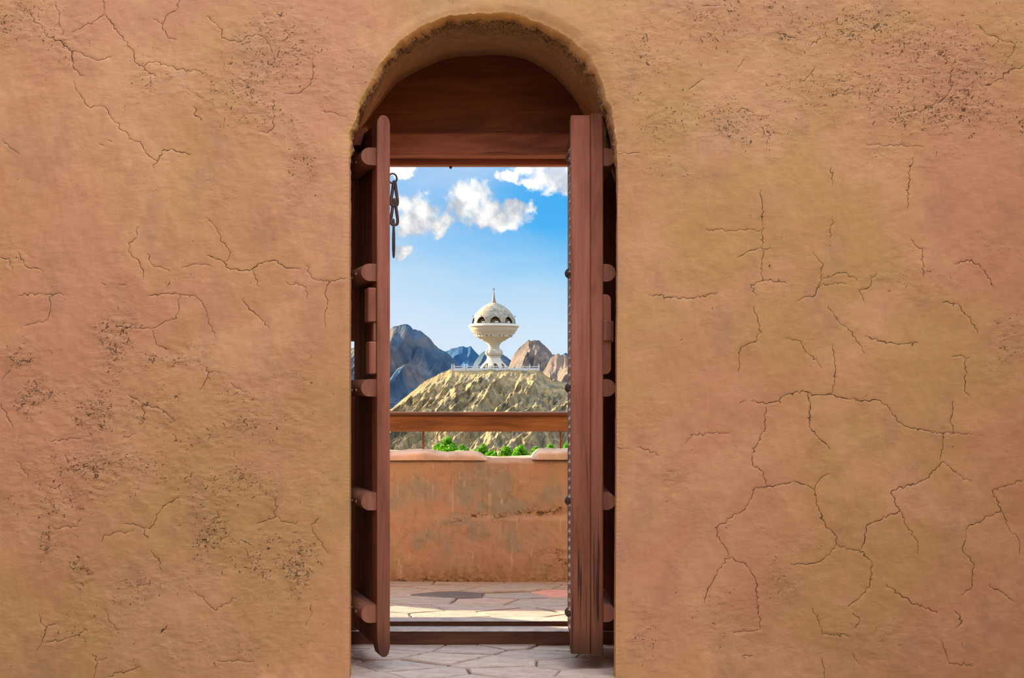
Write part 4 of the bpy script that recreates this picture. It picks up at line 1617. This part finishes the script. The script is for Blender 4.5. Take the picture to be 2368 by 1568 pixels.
# white balustrade round the hilltop
BY = 387.2
bz = float(wz(853.5, BY))
bl = tag(empty('hilltop_balustrade', (wx(1142, BY), BY, bz)), 'white balustrade with pointed posts along the hilltop edge', 'balustrade')
bx = lambda px: float(wx(px, BY) - wx(1142, BY))
posts = [1045, 1050, 1074, 1080, 1103, 1141, 1168, 1204, 1225, 1246]
sb = BY / F
for p_ in posts:
    x = bx(p_)
    w2 = .22
    MB().add([(x - w2, -w2, -.6), (x + w2, -w2, -.6), (x + w2, w2, -.6), (x - w2, w2, -.6), (x - w2 * .8, -w2 * .8, 1.0), (x + w2 * .8, -w2 * .8, 1.0), (x + w2 * .8, w2 * .8, 1.0), (x - w2 * .8, w2 * .8, 1.0), (x, 0, 1.75)],
             [(0, 1, 5, 4), (1, 2, 6, 5), (2, 3, 7, 6), (3, 0, 4, 7), (4, 5, 8), (5, 6, 8), (6, 7, 8), (7, 4, 8), (3, 2, 1, 0)]).build('post', M_WHITEPAINT, bl)
for a, b in zip(posts[:-1], posts[1:]):
    if b - a < 8:
        continue
    xa, xb = bx(a) + .2, bx(b) - .2
    MB().box(xa, xb, -.09, .09, .62, .84).build('rail', M_WHITEPAINT, bl)
    MB().box(xa, xb, -.08, .08, -.6, .30).build('plinth_panel', M_WHITEPAINT, bl)

# ------------------------------------------------------------------ trees below the parapet
M_TRUNK = plain('tree_bark', (.16, .11, .07), .9)


def tree(px, top, wpx, Y, seed, label, shape):
    rnd = np.random.default_rng(seed)
    s = Y / F
    R = wpx * s / 2
    zt_ = float(wz(top, Y))
    H = zt_ - GZ
    e = tag(empty('leafy_tree', (wx(px, Y), Y, GZ)), label, 'tree', 'green trees below the parapet')
    m = MB()
    m.tube([(0, 0, -.1), (.05, .02, H * .3), (-.04, .05, H * .55), (0, 0, H * .8)], [.22, .17, .12, .04], 8)
    m.build('trunk', M_TRUNK, e, True)
    for i in range(4):
        a = i * 1.6 + seed
        z0 = H * (.35 + .1 * i)
        MB().tube([(0, 0, z0), (R * .4 * math.cos(a), R * .4 * math.sin(a), z0 + H * .1), (R * .8 * math.cos(a), R * .8 * math.sin(a), z0 + H * .17)], [.09, .06, .02], 6).build('branch', M_TRUNK, e, True)
    n = 3600
    # crown: an egg of leafy clumps whose top is the tree's top
    k = 34
    CH = R * 1.25 * shape
    th = np.arccos(1 - 1.5 * rnd.random(k))
    ca = rnd.random(k) * 2 * np.pi
    cd = .60 + .25 * rnd.random(k)
    C = np.stack([cd * R * np.sin(th) * np.cos(ca), cd * R * np.sin(th) * np.sin(ca), H - CH + cd * CH * np.cos(th)], 1)
    C[0] = (0, 0, H - CH * .16)
    sz = R * (.26 + .14 * rnd.random(k))
    j = rnd.integers(0, k, n)
    dirs = rnd.normal(size=(n, 3))
    dirs /= np.linalg.norm(dirs, axis=1)[:, None]
    P = C[j] + dirs * (sz[j] * (.55 + .45 * rnd.random(n)))[:, None]
    P[:, 2] = np.minimum(P[:, 2], H)
    nrm = dirs + rnd.normal(size=(n, 3)) * .7
    nrm /= np.linalg.norm(nrm, axis=1)[:, None]
    tvec = np.cross(nrm, rnd.normal(size=(n, 3)))
    tvec /= np.linalg.norm(tvec, axis=1)[:, None]
    bvec = np.cross(nrm, tvec)
    l = (.10 + .08 * rnd.random(n))[:, None]
    V = np.stack([P - tvec * l, P - bvec * l * .5, P + tvec * l, P + bvec * l * .5], 1).reshape(-1, 3)
    q = np.arange(4 * n).reshape(n, 4)
    o = mesh_np('foliage', V, q, M_LEAF, e, False)
    o['kind'] = 'stuff'


TREES = [
    (1036, 1008, 52, 120, 'broad green tree, tallest above the pink coping', 1.6),
    (1068, 1029, 36, 112, 'low green tree just right of the tallest one', 1.2),
    (1013, 1027, 26, 128, 'narrow green tree left of the tallest one', 1.3),
    (1117, 1025, 30, 121, 'spiky green tree above the end of the pink coping', 2.0),
    (1139, 1043, 34, 112, 'low dark tree beside the spiky one over the bare parapet', 1.0),
    (1096, 1040, 30, 128, 'low yellow-green tree barely showing over the coping hump', 1.2),
    (1171, 1033, 26, 126, 'small round tree left of the bushy pair', 1.2),
    (1205, 1030, 40, 121, 'bushy green tree in the middle of the bare parapet', 1.1),
    (1240, 1034, 30, 128, 'green treetop left end of the grey coping block', 1.1),
    (1270, 1026, 34, 120, 'pointed green treetop above the grey coping block', 1.7),
    (1312, 1024, 34, 121, 'green treetop at the right door leaf, behind the post', 1.4)]
for i, t in enumerate(TREES):
    tree(t[0], t[1], t[2], t[3], 100 + i, t[4], t[5])
